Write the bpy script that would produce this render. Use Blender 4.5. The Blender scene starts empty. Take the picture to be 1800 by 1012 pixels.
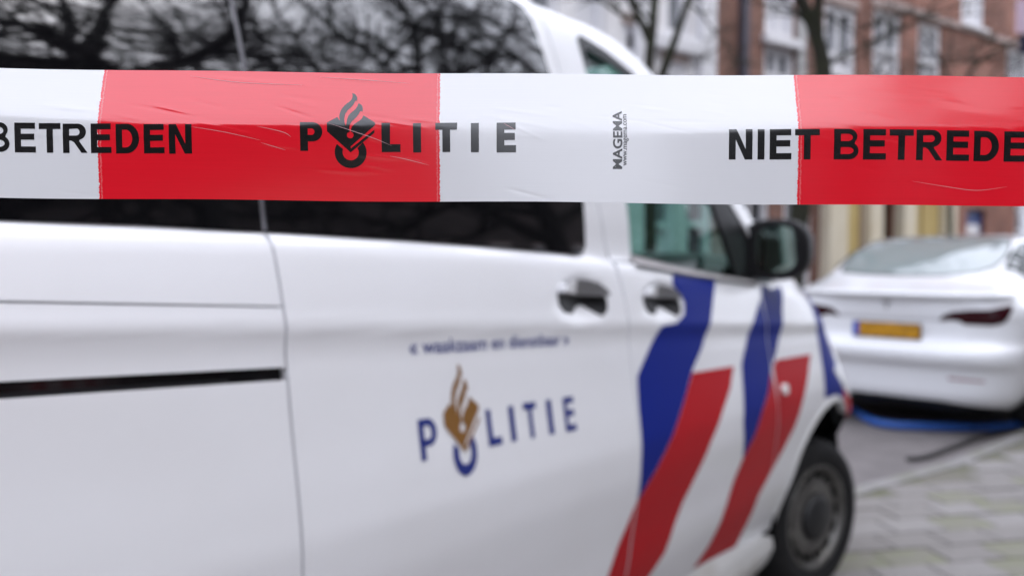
import bpy, bmesh, math, random
from mathutils import Vector, Matrix
from mathutils.geometry import tessellate_polygon
from mathutils.bvhtree import BVHTree

R = math.radians
random.seed(7)
SC = bpy.context.scene
COL = SC.collection

# ------------------------------------------------------------------ camera
CAM_H = 1.32
cam_d = bpy.data.cameras.new('camera')
cam = bpy.data.objects.new('camera', cam_d)
COL.objects.link(cam)
cam.location = (0, 0, CAM_H)
cam.rotation_euler = (R(90 - 2.284), 0, 0)
cam_d.sensor_width = 36
cam_d.lens = 28.08
cam_d.clip_start = 0.02
cam_d.clip_end = 3000
cam_d.dof.use_dof = True
cam_d.dof.focus_distance = 0.482
cam_d.dof.aperture_fstop = 4.4
cam_d.dof.aperture_blades = 9
SC.camera = cam

# ------------------------------------------------------------------ world, sun, exposure
SUN_EL, SUN_AZ = R(58), R(118)          # azimuth clockwise from +Y
w = bpy.data.worlds.new('World')
SC.world = w
w.use_nodes = True
nt = w.node_tree
nt.nodes.clear()
sky = nt.nodes.new('ShaderNodeTexSky')
sky.sky_type = 'NISHITA'
sky.sun_disc = False
sky.sun_elevation = SUN_EL
sky.sun_rotation = SUN_AZ
sky.air_density = 1.0
sky.dust_density = 6.0
sky.ozone_density = 1.0
hs = nt.nodes.new('ShaderNodeHueSaturation')
hs.inputs['Saturation'].default_value = 0.5
bg = nt.nodes.new('ShaderNodeBackground')
bg.inputs['Strength'].default_value = 0.15
out = nt.nodes.new('ShaderNodeOutputWorld')
nt.links.new(sky.outputs[0], hs.inputs['Color'])
cloud = nt.nodes.new('ShaderNodeMix')
cloud.data_type = 'RGBA'
cloud.inputs[0].default_value = 0.72
cloud.inputs[7].default_value = (8.1, 8.55, 10.1, 1)      # even cloud layer
nt.links.new(hs.outputs[0], cloud.inputs[6])
# standard overcast luminance: the zenith is about three times as bright as the horizon
wtc = nt.nodes.new('ShaderNodeTexCoord')
wsp = nt.nodes.new('ShaderNodeSeparateXYZ')
wmr = nt.nodes.new('ShaderNodeMapRange')
wmr.inputs[1].default_value = 0
wmr.inputs[2].default_value = 1
wmr.inputs[3].default_value = 0.72
wmr.inputs[4].default_value = 1.40
wmx = nt.nodes.new('ShaderNodeMix')
wmx.data_type = 'RGBA'
wmx.blend_type = 'MULTIPLY'
wmx.inputs[0].default_value = 1
nt.links.new(wtc.outputs['Generated'], wsp.inputs[0])
nt.links.new(wsp.outputs[2], wmr.inputs[0])
nt.links.new(cloud.outputs[2], wmx.inputs[6])
nt.links.new(wmr.outputs[0], wmx.inputs[7])
nt.links.new(wmx.outputs[2], bg.inputs['Color'])
nt.links.new(bg.outputs[0], out.inputs['Surface'])

sd = bpy.data.lights.new('sun', 'SUN')
sd.energy = 0.5
sd.angle = R(150)
sd.color = (1.0, 0.985, 0.97)
sun = bpy.data.objects.new('sun', sd)
COL.objects.link(sun)
sdir = Vector((math.sin(SUN_AZ) * math.cos(SUN_EL), math.cos(SUN_AZ) * math.cos(SUN_EL), math.sin(SUN_EL)))
sun.rotation_euler = (-sdir).to_track_quat('-Z', 'Y').to_euler()

SC.view_settings.view_transform = 'Standard'
SC.view_settings.look = 'None'
SC.view_settings.gamma = 1
SC.view_settings.use_curve_mapping = False
SC.view_settings.exposure = 0.80
SC.cycles.max_bounces = 10
SC.cycles.transparent_max_bounces = 12

# ------------------------------------------------------------------ materials
MATS = {}

def mat(name, col=(.5, .5, .5), rough=.5, metal=0., spec=.5, ior=1.5, coat=0., coat_rough=.03,
        trans=0., noise=None, bump=None):
    """noise=(scale, amount, second colour); bump=(scale, strength, distance)."""
    m = bpy.data.materials.new(name)
    m.use_nodes = True
    n = m.node_tree
    b = n.nodes['Principled BSDF']
    b.inputs['Base Color'].default_value = (*col, 1)
    b.inputs['Roughness'].default_value = rough
    b.inputs['Metallic'].default_value = metal
    b.inputs['Specular IOR Level'].default_value = spec
    b.inputs['IOR'].default_value = ior
    b.inputs['Coat Weight'].default_value = coat
    b.inputs['Coat Roughness'].default_value = coat_rough
    b.inputs['Transmission Weight'].default_value = trans
    tc = n.nodes.new('ShaderNodeTexCoord')
    if noise:
        t = n.nodes.new('ShaderNodeTexNoise')
        t.inputs['Scale'].default_value = noise[0]
        t.inputs['Detail'].default_value = 6
        n.links.new(tc.outputs['Object'], t.inputs['Vector'])
        r = n.nodes.new('ShaderNodeMapRange')
        r.inputs[1].default_value = .42
        r.inputs[2].default_value = .72
        r.inputs[4].default_value = noise[1]
        n.links.new(t.outputs['Fac'], r.inputs[0])
        x = n.nodes.new('ShaderNodeMix')
        x.data_type = 'RGBA'
        x.inputs[6].default_value = (*col, 1)
        x.inputs[7].default_value = (*noise[2], 1)
        n.links.new(r.outputs[0], x.inputs[0])
        n.links.new(x.outputs[2], b.inputs['Base Color'])
    if bump:
        t = n.nodes.new('ShaderNodeTexNoise')
        t.inputs['Scale'].default_value = bump[0]
        t.inputs['Detail'].default_value = 4
        n.links.new(tc.outputs['Object'], t.inputs['Vector'])
        bp = n.nodes.new('ShaderNodeBump')
        bp.inputs['Strength'].default_value = bump[1]
        bp.inputs['Distance'].default_value = bump[2]
        n.links.new(t.outputs['Fac'], bp.inputs['Height'])
        n.links.new(bp.outputs[0], b.inputs['Normal'])
    MATS[name] = m
    return m

mat('van_white', (.81, .815, .835), .38, coat=.7, coat_rough=.14, noise=(3.2, .4, (.76, .76, .765)))
mat('dirty_white', (.62, .62, .61), .45, coat=.3, noise=(6, .7, (.42, .40, .36)))
mat('livery_blue', (.0015, .014, .21), .5, spec=.1, coat=.04, coat_rough=.12)
mat('livery_red', (.44, .002, .008), .5, spec=.15, coat=.05, coat_rough=.12)
mat('logo_blue', (.012, .025, .19), .45)
mat('logo_gold', (.22, .10, .02), .45)
mat('motto_blue', (.03, .045, .22), .45)
mat('black_trim', (.006, .006, .007), .45, spec=.35)
mat('gloss_black', (.006, .006, .007), .12, coat=.5)
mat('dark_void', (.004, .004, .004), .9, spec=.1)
mat('tint_glass', (.003, .003, .004), .03, ior=2.4)
mat('grey_trim', (.36, .34, .34), .4)
mat('seal_grey', (.20, .20, .22), .45)
mat('handle_grey', (.17, .17, .175), .35)
mat('rubber', (.010, .010, .011), .8, spec=.3, noise=(30, .6, (.022, .021, .02)))
mat('steel_rim', (.15, .145, .135), .42, metal=.55, noise=(14, .8, (.05, .047, .044)))
mat('hub_black', (.012, .012, .013), .55)
mat('mirror', (.36, .47, .42), .03, metal=1)
mat('lens', (.85, .86, .85), .1, coat=.5)
mat('seat_fabric', (.02, .022, .025), .8)
mat('car_white', (.80, .805, .82), .3, coat=1, coat_rough=.04)
mat('car_glass', (.010, .022, .020), .25, spec=.15)
mat('rear_glass', (.24, .28, .275), .03, ior=2.3)
mat('tail_red', (.030, .003, .006), .2, spec=.3)
mat('reflector_red', (.22, .03, .04), .3)
mat('plate_yellow', (.55, .26, .004), .45, noise=(30, .95, (.13, .06, .004)))
mat('plate_blue', (.05, .10, .50), .4)
mat('emblem_grey', (.3, .3, .31), .3, metal=.6)
mat('asphalt', (.135, .122, .12), .8, noise=(5, .8, (.19, .172, .17)), bump=(120, .4, .004))
mat('tile', (.215, .20, .19), .88, noise=(14, .8, (.18, .168, .155)), bump=(90, .35, .003))
mat('tile_pale', (.25, .235, .225), .88, noise=(14, .7, (.21, .20, .19)), bump=(90, .35, .003))
mat('tile_moss', (.195, .185, .155), .9, noise=(9, .9, (.19, .20, .12)), bump=(90, .35, .003))
mat('joint', (.15, .14, .115), .95, noise=(4, .9, (.09, .10, .04)))
mat('kerb', (.24, .23, .225), .85, noise=(5, .9, (.15, .15, .11)), bump=(60, .3, .003))
mat('cable_blue', (.015, .075, .30), .5)
mat('cable_black', (.012, .012, .012), .6)
mat('bark', (.018, .017, .010), .9, noise=(9, .9, (.022, .028, .008)), bump=(30, .5, .01))
mat('bark_dark', (.022, .02, .018), .9)
mat('white_wood', (.74, .74, .77), .45)
mat('grey_wood', (.40, .40, .40), .5)
mat('cream', (.72, .66, .52), .6, noise=(3, .5, (.66, .58, .42)))
mat('ochre', (.55, .43, .18), .6, noise=(3, .6, (.50, .36, .13)))
mat('door_brown', (.05, .032, .015), .5, noise=(4, .6, (.10, .06, .02)))
mat('door_blue', (.03, .06, .20), .45)
mat('pane', (.22, .23, .25), .05, ior=1.8)
mat('pane_dark', (.03, .032, .036), .05, ior=1.6)
mat('curtain', (.74, .74, .77), .8)
mat('plaster', (.80, .79, .80), .8, noise=(1.2, .6, (.50, .48, .49)))
mat('pipe', (.10, .095, .12), .5, metal=.4)
mat('roof_tile', (.10, .06, .05), .8)
mat('stone_band', (.36, .29, .27), .8)
mat('sign_pink', (.72, .55, .66), .5)
mat('sign_dark', (.02, .02, .05), .4)
mat('shrub', (.05, .06, .025), .8, noise=(4, .8, (.07, .05, .03)))
mat('ink', (.003, .003, .0035), .2, ior=1.6, coat=.9, coat_rough=.12)
mat('painted_glint', (.62, .36, .38), .35)  # pale colour stands in for light caught by the tape's wrinkles


def brick_mat(name, c1, c2, mortar):
    m = bpy.data.materials.new(name)
    m.use_nodes = True
    n = m.node_tree
    b = n.nodes['Principled BSDF']
    b.inputs['Roughness'].default_value = .88
    tc = n.nodes.new('ShaderNodeTexCoord')
    mp = n.nodes.new('ShaderNodeMapping')
    mp.inputs['Rotation'].default_value = (R(90), 0, 0)
    br = n.nodes.new('ShaderNodeTexBrick')
    br.inputs['Color1'].default_value = (*c1, 1)
    br.inputs['Color2'].default_value = (*c2, 1)
    br.inputs['Mortar'].default_value = (*mortar, 1)
    br.inputs['Scale'].default_value = 1
    br.inputs['Brick Width'].default_value = .22
    br.inputs['Row Height'].default_value = .065
    br.inputs['Mortar Size'].default_value = .006
    n.links.new(tc.outputs['Object'], mp.inputs['Vector'])
    n.links.new(mp.outputs[0], br.inputs['Vector'])
    ns = n.nodes.new('ShaderNodeTexNoise')
    ns.inputs['Scale'].default_value = 1.1
    ns.inputs['Detail'].default_value = 5
    n.links.new(tc.outputs['Object'], ns.inputs['Vector'])
    mx = n.nodes.new('ShaderNodeMix')
    mx.data_type = 'RGBA'
    mx.blend_type = 'MULTIPLY'
    rp = n.nodes.new('ShaderNodeMapRange')
    rp.inputs[1].default_value = .35
    rp.inputs[2].default_value = .65
    rp.inputs[3].default_value = .62
    rp.inputs[4].default_value = 1.15
    n.links.new(ns.outputs['Fac'], rp.inputs[0])
    mx.inputs[0].default_value = 1
    n.links.new(br.outputs['Color'], mx.inputs[6])
    n.links.new(rp.outputs[0], mx.inputs[7])
    n.links.new(mx.outputs[2], b.inputs['Base Color'])
    bp = n.nodes.new('ShaderNodeBump')
    bp.inputs['Strength'].default_value = .5
    bp.inputs['Distance'].default_value = .006
    n.links.new(br.outputs['Fac'], bp.inputs['Height'])
    bp.invert = True
    n.links.new(bp.outputs[0], b.inputs['Normal'])
    MATS[name] = m

brick_mat('brick_red', (.32, .125, .085), (.24, .09, .062), (.30, .25, .22))
brick_mat('brick_brown', (.26, .12, .085), (.19, .085, .06), (.26, .21, .19))
brick_mat('brick_dark', (.05, .035, .032), (.04, .028, .026), (.06, .055, .05))

# clear greenish side glass: tinted transmission plus a mirror-like skin
def clear_glass(name, tint, refl):
    m = bpy.data.materials.new(name)
    m.use_nodes = True
    n = m.node_tree
    n.nodes.clear()
    o = n.nodes.new('ShaderNodeOutputMaterial')
    tr = n.nodes.new('ShaderNodeBsdfTransparent')
    tr.inputs[0].default_value = (*tint, 1)
    gl = n.nodes.new('ShaderNodeBsdfGlossy')
    gl.inputs['Roughness'].default_value = .02
    fr = n.nodes.new('ShaderNodeFresnel')
    fr.inputs[0].default_value = refl
    mx = n.nodes.new('ShaderNodeMixShader')
    n.links.new(fr.outputs[0], mx.inputs[0])
    n.links.new(tr.outputs[0], mx.inputs[1])
    n.links.new(gl.outputs[0], mx.inputs[2])
    n.links.new(mx.outputs[0], o.inputs['Surface'])
    MATS[name] = m

clear_glass('side_glass', (.52, .74, .68), 1.4)

# ------------------------------------------------------------------ mesh helpers

def link(name, me, material=None, parent=None, smooth=False):
    o = bpy.data.objects.new(name, me)
    COL.objects.link(o)
    if material:
        me.materials.append(MATS[material])
    if parent:
        o.parent = parent
    if smooth:
        for p in me.polygons:
            p.use_smooth = True
    return o

def from_lists(name, vs, fs, material, parent=None, smooth=False):
    me = bpy.data.meshes.new(name)
    me.from_pydata([tuple(v) for v in vs], [], fs)
    me.update()
    return link(name, me, material, parent, smooth)

def from_bm(name, bm, material, parent=None, smooth=False):
    bmesh.ops.recalc_face_normals(bm, faces=bm.faces)
    me = bpy.data.meshes.new(name)
    bm.to_mesh(me)
    bm.free()
    return link(name, me, material, parent, smooth)

def empty(name, loc=(0, 0, 0), rz=0, label=None, cat=None, group=None):
    o = bpy.data.objects.new(name, None)
    COL.objects.link(o)
    o.location = loc
    o.rotation_euler = (0, 0, rz)
    o.empty_display_size = .1
    return tag(o, label, cat, group)

def tag(o, label=None, cat=None, group=None, kind=None):
    if label: o['label'] = label
    if cat: o['category'] = cat
    if group: o['group'] = group
    if kind: o['kind'] = kind
    return o

def add_box(bm, c, s, rot=None, bevel=0.):
    m = Matrix.Translation(c) @ (rot.to_4x4() if rot else Matrix.Identity(4)) @ Matrix.Diagonal((*s, 1))
    r = bmesh.ops.create_cube(bm, size=1, matrix=m)
    if bevel:
        es = list({e for v in r['verts'] for e in v.link_edges})
        bmesh.ops.bevel(bm, geom=es, offset=bevel, segments=2, affect='EDGES', profile=.6)

def box(name, c, s, material, parent=None, bevel=0., rot=None):
    bm = bmesh.new()
    add_box(bm, c, s, rot, bevel)
    return from_bm(name, bm, material, parent)

def lathe(name, prof, material, parent=None, seg=48, axis='Y', center=(0, 0, 0), smooth=True):
    """prof: list of (radius, offset along axis)."""
    vs, fs = [], []
    for i in range(seg):
        a = 2 * math.pi * i / seg
        for r, h in prof:
            if axis == 'Y':
                vs.append((center[0] + r * math.cos(a), center[1] + h, center[2] + r * math.sin(a)))
            else:
                vs.append((center[0] + r * math.cos(a), center[1] + r * math.sin(a), center[2] + h))
    k = len(prof)
    for i in range(seg):
        j = (i + 1) % seg
        for q in range(k - 1):
            fs.append((i * k + q, i * k + q + 1, j * k + q + 1, j * k + q))
    return from_lists(name, vs, fs, material, parent, smooth)

def tube_data(pts, rad, sides, vs, fs, flat=None):
    base = len(vs)
    n = len(pts)
    up = Vector((.31, .17, .93))
    for i, p in enumerate(pts):
        p = Vector(p)
        t = (Vector(pts[min(i + 1, n - 1)]) - Vector(pts[max(i - 1, 0)])).normalized()
        a = t.cross(up)
        if a.length < .05:
            a = t.cross(Vector((1, 0, 0)))
        a.normalize()
        b = t.cross(a)
        r = rad[i] if isinstance(rad, (list, tuple)) else rad
        for k in range(sides):
            g = 2 * math.pi * k / sides
            vs.append(p + a * (r * math.cos(g)) + b * (r * math.sin(g)))
    for i in range(n - 1):
        for k in range(sides):
            k2 = (k + 1) % sides
            fs.append((base + i * sides + k, base + i * sides + k2, base + (i + 1) * sides + k2, base + (i + 1) * sides + k))
    fs.append(tuple(base + k for k in range(sides)))
    fs.append(tuple(base + (n - 1) * sides + k for k in reversed(range(sides))))

def tube(name, pts, rad, material, parent=None, sides=10):
    vs, fs = [], []
    tube_data(pts, rad, sides, vs, fs)
    return from_lists(name, vs, fs, material, parent, True)

def cr(pts, n=8, closed=False):
    """Catmull-Rom through 2-D/3-D points."""
    P = [Vector(p) for p in pts]
    o = []
    m = len(P)
    rng = range(m) if closed else range(m - 1)
    for i in rng:
        if closed:
            a, b, c, d = P[(i - 1) % m], P[i], P[(i + 1) % m], P[(i + 2) % m]
        else:
            a, b, c, d = P[max(i - 1, 0)], P[i], P[i + 1], P[min(i + 2, m - 1)]
        for k in range(n):
            t = k / n
            o.append(.5 * ((2 * b) + (c - a) * t + (2 * a - 5 * b + 4 * c - d) * t * t + (3 * b - a - 3 * c + d) * t ** 3))
    if not closed:
        o.append(P[-1])
    return [tuple(v) for v in o]

def interp(tab, x):
    if x <= tab[0][0]: return tab[0][1]
    for (a, b), (c, d) in zip(tab, tab[1:]):
        if x <= c:
            return b + (d - b) * (x - a) / (c - a)
    return tab[-1][1]

def smooth_tab(tab):
    """Monotone cubic (PCHIP) interpolator."""
    X = [p[0] for p in tab]
    Yv = [p[1] for p in tab]
    n = len(X)
    h = [X[i + 1] - X[i] for i in range(n - 1)]
    dl = [(Yv[i + 1] - Yv[i]) / h[i] for i in range(n - 1)]
    m = [dl[0]] + [0] * (n - 2) + [dl[-1]]
    for i in range(1, n - 1):
        if dl[i - 1] * dl[i] > 0:
            w1, w2 = 2 * h[i] + h[i - 1], h[i] + 2 * h[i - 1]
            m[i] = (w1 + w2) / (w1 / dl[i - 1] + w2 / dl[i])
    def f(x):
        if x <= X[0]: return Yv[0]
        if x >= X[-1]: return Yv[-1]
        lo, hi = 0, n - 1
        while hi - lo > 1:
            k = (lo + hi) // 2
            if X[k] <= x: lo = k
            else: hi = k
        t = (x - X[lo]) / h[lo]
        return ((2 * t ** 3 - 3 * t * t + 1) * Yv[lo] + (t ** 3 - 2 * t * t + t) * h[lo] * m[lo]
                + (-2 * t ** 3 + 3 * t * t) * Yv[lo + 1] + (t ** 3 - t * t) * h[lo] * m[lo + 1])
    return f

def sst(a, b, x):
    t = min(1, max(0, (x - a) / (b - a)))
    return t * t * (3 - 2 * t)

def conform(name, polys, fn, material, parent=None, step=(.04, .04), lift=0., flange=0., raw=None, eps=.0015):
    """Cut flat outlines (lists of (a, b); or (outer, hole, ...)) on a grid and lay them on the surface fn(a, b) -> Vector."""
    bm = bmesh.new()
    if raw:
        vs = [bm.verts.new((x, y, 0)) for x, y in raw[0]]
        for f in raw[1]:
            try:
                bm.faces.new([vs[i] for i in f])
            except ValueError:
                pass
    for poly in polys:
        loops = poly if isinstance(poly[0][0], (tuple, list)) else [poly]
        L = [[Vector((p[0], p[1], 0)) for p in l] for l in loops]
        flat = [bm.verts.new(v) for l in L for v in l]
        for tri in tessellate_polygon(L):
            try:
                bm.faces.new([flat[i] for i in tri])
            except ValueError:
                pass
    xs = [v.co.x for v in bm.verts]
    ys = [v.co.y for v in bm.verts]
    for ax, (lo, hi), st in ((0, (min(xs), max(xs)), step[0]), (1, (min(ys), max(ys)), step[1])):
        if not st:
            continue
        k = math.floor(lo / st) + 1
        while k * st < hi - 1e-6:
            co = [0, 0, 0]
            no = [0, 0, 0]
            co[ax] = k * st
            no[ax] = 1
            bmesh.ops.bisect_plane(bm, geom=bm.verts[:] + bm.edges[:] + bm.faces[:], plane_co=co, plane_no=no, dist=1e-6)
            k += 1
    bmesh.ops.remove_doubles(bm, verts=bm.verts, dist=1e-6)
    for f in bm.faces:
        if f.normal.z < 0:
            f.normal_flip()
    nrm = []
    bm.verts.index_update()
    pos = []
    for v in bm.verts:
        a, b = v.co.x, v.co.y
        p = fn(a, b)
        n = (fn(a + eps, b) - fn(a - eps, b)).cross(fn(a, b + eps) - fn(a, b - eps)).normalized()
        pos.append((p, n))
    verts = [p + n * lift for p, n in pos]
    normals = [n for p, n in pos]
    faces = [tuple(v.index for v in f.verts) for f in bm.faces]
    if flange:
        for e in bm.edges:
            if e.is_boundary:
                f = e.link_faces[0]
                i, j = e.verts[0].index, e.verts[1].index
                # keep winding
                vl = [v.index for v in f.verts]
                if vl[(vl.index(i) + 1) % len(vl)] != j:
                    i, j = j, i
                pi, ni = pos[i]
                pj, nj = pos[j]
                q = len(verts)
                fnorm = (pj - pi).cross(ni).normalized()
                verts += [verts[i], verts[j], pj - nj * flange, pi - ni * flange]
                normals += [fnorm] * 4
                faces.append((q + 1, q, q + 3, q + 2))
    bm.free()
    me = bpy.data.meshes.new(name)
    me.from_pydata([tuple(v) for v in verts], [], faces)
    me.update()
    for p in me.polygons:
        p.use_smooth = True
    me.normals_split_custom_set_from_vertices([tuple(n) for n in normals])
    return link(name, me, material, parent)

def text_raw(txt, bold=0., spacing=1.):
    """Flat vertices/faces of the built-in font, with cap height about 0.7."""
    cu = bpy.data.curves.new('txt', 'FONT')
    cu.body = txt
    cu.size = 1
    cu.offset = bold
    cu.space_character = spacing
    cu.resolution_u = 4
    cu.fill_mode = 'FRONT'
    ob = bpy.data.objects.new('txt', cu)
    COL.objects.link(ob)
    bpy.context.view_layer.update()
    dg = bpy.context.evaluated_depsgraph_get()
    me = bpy.data.meshes.new_from_object(ob.evaluated_get(dg))
    vs = [(v.co.x, v.co.y) for v in me.vertices]
    fs = [tuple(p.vertices) for p in me.polygons]
    bpy.data.objects.remove(ob)
    bpy.data.curves.remove(cu)
    bpy.data.meshes.remove(me)
    return vs, fs

# bold sans capitals as outlines in a 1 x 1 box (y up)
def arc(cx, cy, rx, ry, a0, a1, n=10):
    return [(cx + rx * math.cos(R(a0 + (a1 - a0) * i / n)), cy + ry * math.sin(R(a0 + (a1 - a0) * i / n))) for i in range(n + 1)]

def glyph(ch, th=.19, tv=.19):
    """th: horizontal stroke height, tv: vertical stroke width relative to glyph box."""
    if ch == 'I': return [[(0, 0), (1, 0), (1, 1), (0, 1)]]
    if ch == 'E':
        m = .53
        return [[(0, 0), (1, 0), (1, th), (tv, th), (tv, m - th / 2), (.94, m - th / 2), (.94, m + th / 2), (tv, m + th / 2),
                 (tv, 1 - th), (.98, 1 - th), (.98, 1), (0, 1)]]
    if ch == 'T': return [[(.5 - tv / 2, 0), (.5 + tv / 2, 0), (.5 + tv / 2, 1 - th), (1, 1 - th), (1, 1), (0, 1), (0, 1 - th), (.5 - tv / 2, 1 - th)]]
    if ch == 'L': return [[(0, 0), (1, 0), (1, th * 1.1), (tv * 1.1, th * 1.1), (tv * 1.1, 1), (0, 1)]]
    if ch == 'N':
        return [[(0, 0), (tv, 0), (tv, .66), (1 - tv * 1.12, 0), (1, 0), (1, 1), (1 - tv, 1), (1 - tv, .34), (tv * 1.12, 1), (0, 1)]]
    if ch == 'D':
        o = [(0, 0), (.45, 0)] + arc(.45, .5, .55, .5, -90, 90, 18) + [(0, 1)]
        h = [(tv, th), (.43, th)] + arc(.43, .5, .55 - tv, .5 - th, -90, 90, 18) + [(tv, 1 - th)]
        return [[o, h]]
    if ch == 'P':
        o = [(0, 0), (tv, 0), (tv, .33), (.5, .33)] + arc(.55, .665, .45, .335, -90, 90, 16) + [(0, 1)]
        h = [(tv, .33 + th * .9), (.5, .33 + th * .9)] + arc(.52, .665, .48 - tv, .335 - th * .9, -90, 90, 14) + [(tv, 1 - th * .9)]
        return [[o, h]]
    if ch == 'R':
        o = [(0, 0), (tv, 0), (tv, .42), (.34, .42), (.46, .36), (.75, 0), (1, 0), (.66, .41)] + arc(.60, .72, .35, .28, -75, 90, 14) + [(0, 1)]
        h = [(tv, .42 + th * .85), (.55, .42 + th * .85)] + arc(.57, .715, .38 - tv, .29 - th * .85, -90, 90, 12) + [(tv, 1 - th * .9)]
        return [[o, h]]
    if ch == 'B':
        o = [(0, 0), (.58, 0)] + arc(.62, .28, .38, .28, -90, 55, 12) + arc(.60, .75, .34, .25, -40, 90, 12) + [(0, 1)]
        h1 = [(tv, th * .9), (.55, th * .9)] + arc(.57, .285, .43 - tv, .285 - th * .9, -90, 90, 12) + [(tv, .57 - th * .9)]
        h1 = [(tv, th * .85), (.56, th * .85)] + arc(.58, .29, .22, .29 - th * .85, -90, 90, 12) + [(tv, .58 - th * .85 + th * .85)]
        h1[-1] = (tv, .29 + .29 - th * .85)
        h2 = [(tv, .60), (.54, .60)] + arc(.56, .72, .20, .12, -90, 90, 10) + [(tv, .84)]
        return [[o, h1, h2]]
    raise KeyError(ch)

def word(items, tvpx=11.5):
    """items: (char, x0, x1, ytop, ybottom) with y down; returns outlines in the same units."""
    res = []
    for ch, x0, x1, y0, y1 in items:
        wd, ht = x1 - x0, y1 - y0
        for poly in glyph(ch, th=tvpx * .93 / ht, tv=tvpx / wd):
            loops = poly if isinstance(poly[0][0], (tuple, list)) else [poly]
            res.append([[(x0 + x * wd, y1 - y * ht) for x, y in l] for l in loops])
    return res

# police flame emblem, traced in units of its own drawing (x right, y down), origin at the ring's centre column
EMB = [(325, 378), (340, 398), (355, 418), (350, 398), (346, 372), (348, 345), (358, 310), (372, 280), (395, 250), (422, 225), (445, 208), (462, 190), (472, 170), (476, 145), (472, 112),
       (492, 117), (507, 128), (520, 148), (526, 172), (524, 206), (516, 194), (507, 197), (495, 225), (482, 248), (455, 278), (425, 308), (408, 338), (400, 368), (398, 400), (402, 432), (416, 472),
       (424, 440), (428, 400), (440, 362), (465, 332), (490, 310), (512, 288), (530, 258), (540, 224),
       (560, 233), (576, 247), (586, 270), (588, 295), (582, 322), (572, 310), (560, 313), (548, 340), (530, 370), (505, 398), (480, 422), (462, 450), (454, 475), (453, 503), (459, 534)]
EMB += [(462 + 35 * math.cos(R(a)), 570 - 35 * math.sin(R(a))) for a in range(97, 444, 18)]
EMB += [(471, 534), (471, 508), (480, 482), (500, 458), (525, 438), (552, 420), (575, 402), (586, 385), (596, 358),
        (718, 436), (720, 466), (465, 688), (465, 712), (713, 514), (713, 546), (600, 640), (463, 752), (222, 531), (220, 437)]
RING = arc(463, 752, 166, -166, 39, -212, 34) + arc(463, 752, 84, -84, -203, 33, 30)

def emblem(part, fx, fy):
    src = EMB if part == 'flame' else RING
    return [(fx(x), fy(y)) for x, y in src]

# ================================================================== SETTING: road, pavement, kerb
# the street runs along the van: s = metres ahead of the van's front axle, o = metres out from its side
VAN_P = Vector((1.206, 3.195, 0))
VAN_A = math.atan2(1.56, 1.953)
VD = Vector((math.sin(VAN_A), math.cos(VAN_A), 0))
VN = Vector((math.cos(VAN_A), -math.sin(VAN_A), 0))
ROAD_Z = -.15
PAVE_Z = -.12        # low, nearly flush kerb

def so(s, o, z=0.):
    return VAN_P + VD * s + VN * o + Vector((0, 0, z))

KERB = [(-40, -1.5), (-8, -.85), (0, -.64), (1.2, -.52), (1.88, -.36), (2.57, -.12), (3.4, .08), (4.41, .26), (6.5, .58), (12, 1.5), (40, 5.4)]
KC = [(p[0], p[1]) for p in cr(KERB, 6)]

def kerb_o(s):
    return interp(KC, s)

road = from_lists('road', [(-400, -400, ROAD_Z), (400, -400, ROAD_Z), (400, 400, ROAD_Z), (-400, 400, ROAD_Z)], [(0, 1, 2, 3)], 'asphalt')
tag(road, kind='structure')

vs, fs = [], []
for s, o in KC:
    vs += [so(s, o + .05, PAVE_Z - .010), so(s, o + 13.5, PAVE_Z - .010)]
for i in range(len(KC) - 1):
    fs.append((2 * i, 2 * i + 1, 2 * i + 3, 2 * i + 2))
pav = from_lists('pavement', vs, fs, 'joint')
tag(pav, kind='structure')

# pavement tiles: 30 x 30 cm slabs in half bond
G_A = R(80)
G1 = Vector((math.sin(G_A), math.cos(G_A), 0))
G2 = Vector((math.cos(G_A), -math.sin(G_A), 0))
tile_meshes = []
for k in range(3):
    bm = bmesh.new()
    add_box(bm, (0, 0, -.03), (.290, .190, .06), bevel=.008)
    me = bpy.data.meshes.new('tile')
    bm.to_mesh(me)
    bm.free()
    me.materials.append(MATS[('tile', 'tile_pale', 'tile_moss')[k]])
    tile_meshes.append(me)
cand = []
for i in range(-60, 90):
    for j in range(-90, 90):
        p = G1 * (i * .3 + (.15 if j % 2 else 0)) + G2 * (j * .2)
        d = p - VAN_P
        s, o = d.dot(VD), d.dot(VN)
        if o < kerb_o(s) + .19 or p.y < 2.4 or p.y > 12 or p.x / p.y > .80 or p.x / p.y < .22:
            continue
        cand.append((p.length, p))
cand.sort(key=lambda c: c[0])
rt = random.Random(3)
for _, p in cand[:300]:
    k = rt.choices((0, 1, 2), (5, 3, 2.2))[0]
    t = bpy.data.objects.new('tile', tile_meshes[k])
    COL.objects.link(t)
    t.parent = pav
    t.location = (p.x, p.y, PAVE_Z + rt.uniform(-.005, .004))
    t.rotation_euler = (rt.uniform(-.006, .006), rt.uniform(-.006, .006), R(90) - G_A + rt.uniform(-.012, .012) + R(180) * rt.randrange(2))
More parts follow.
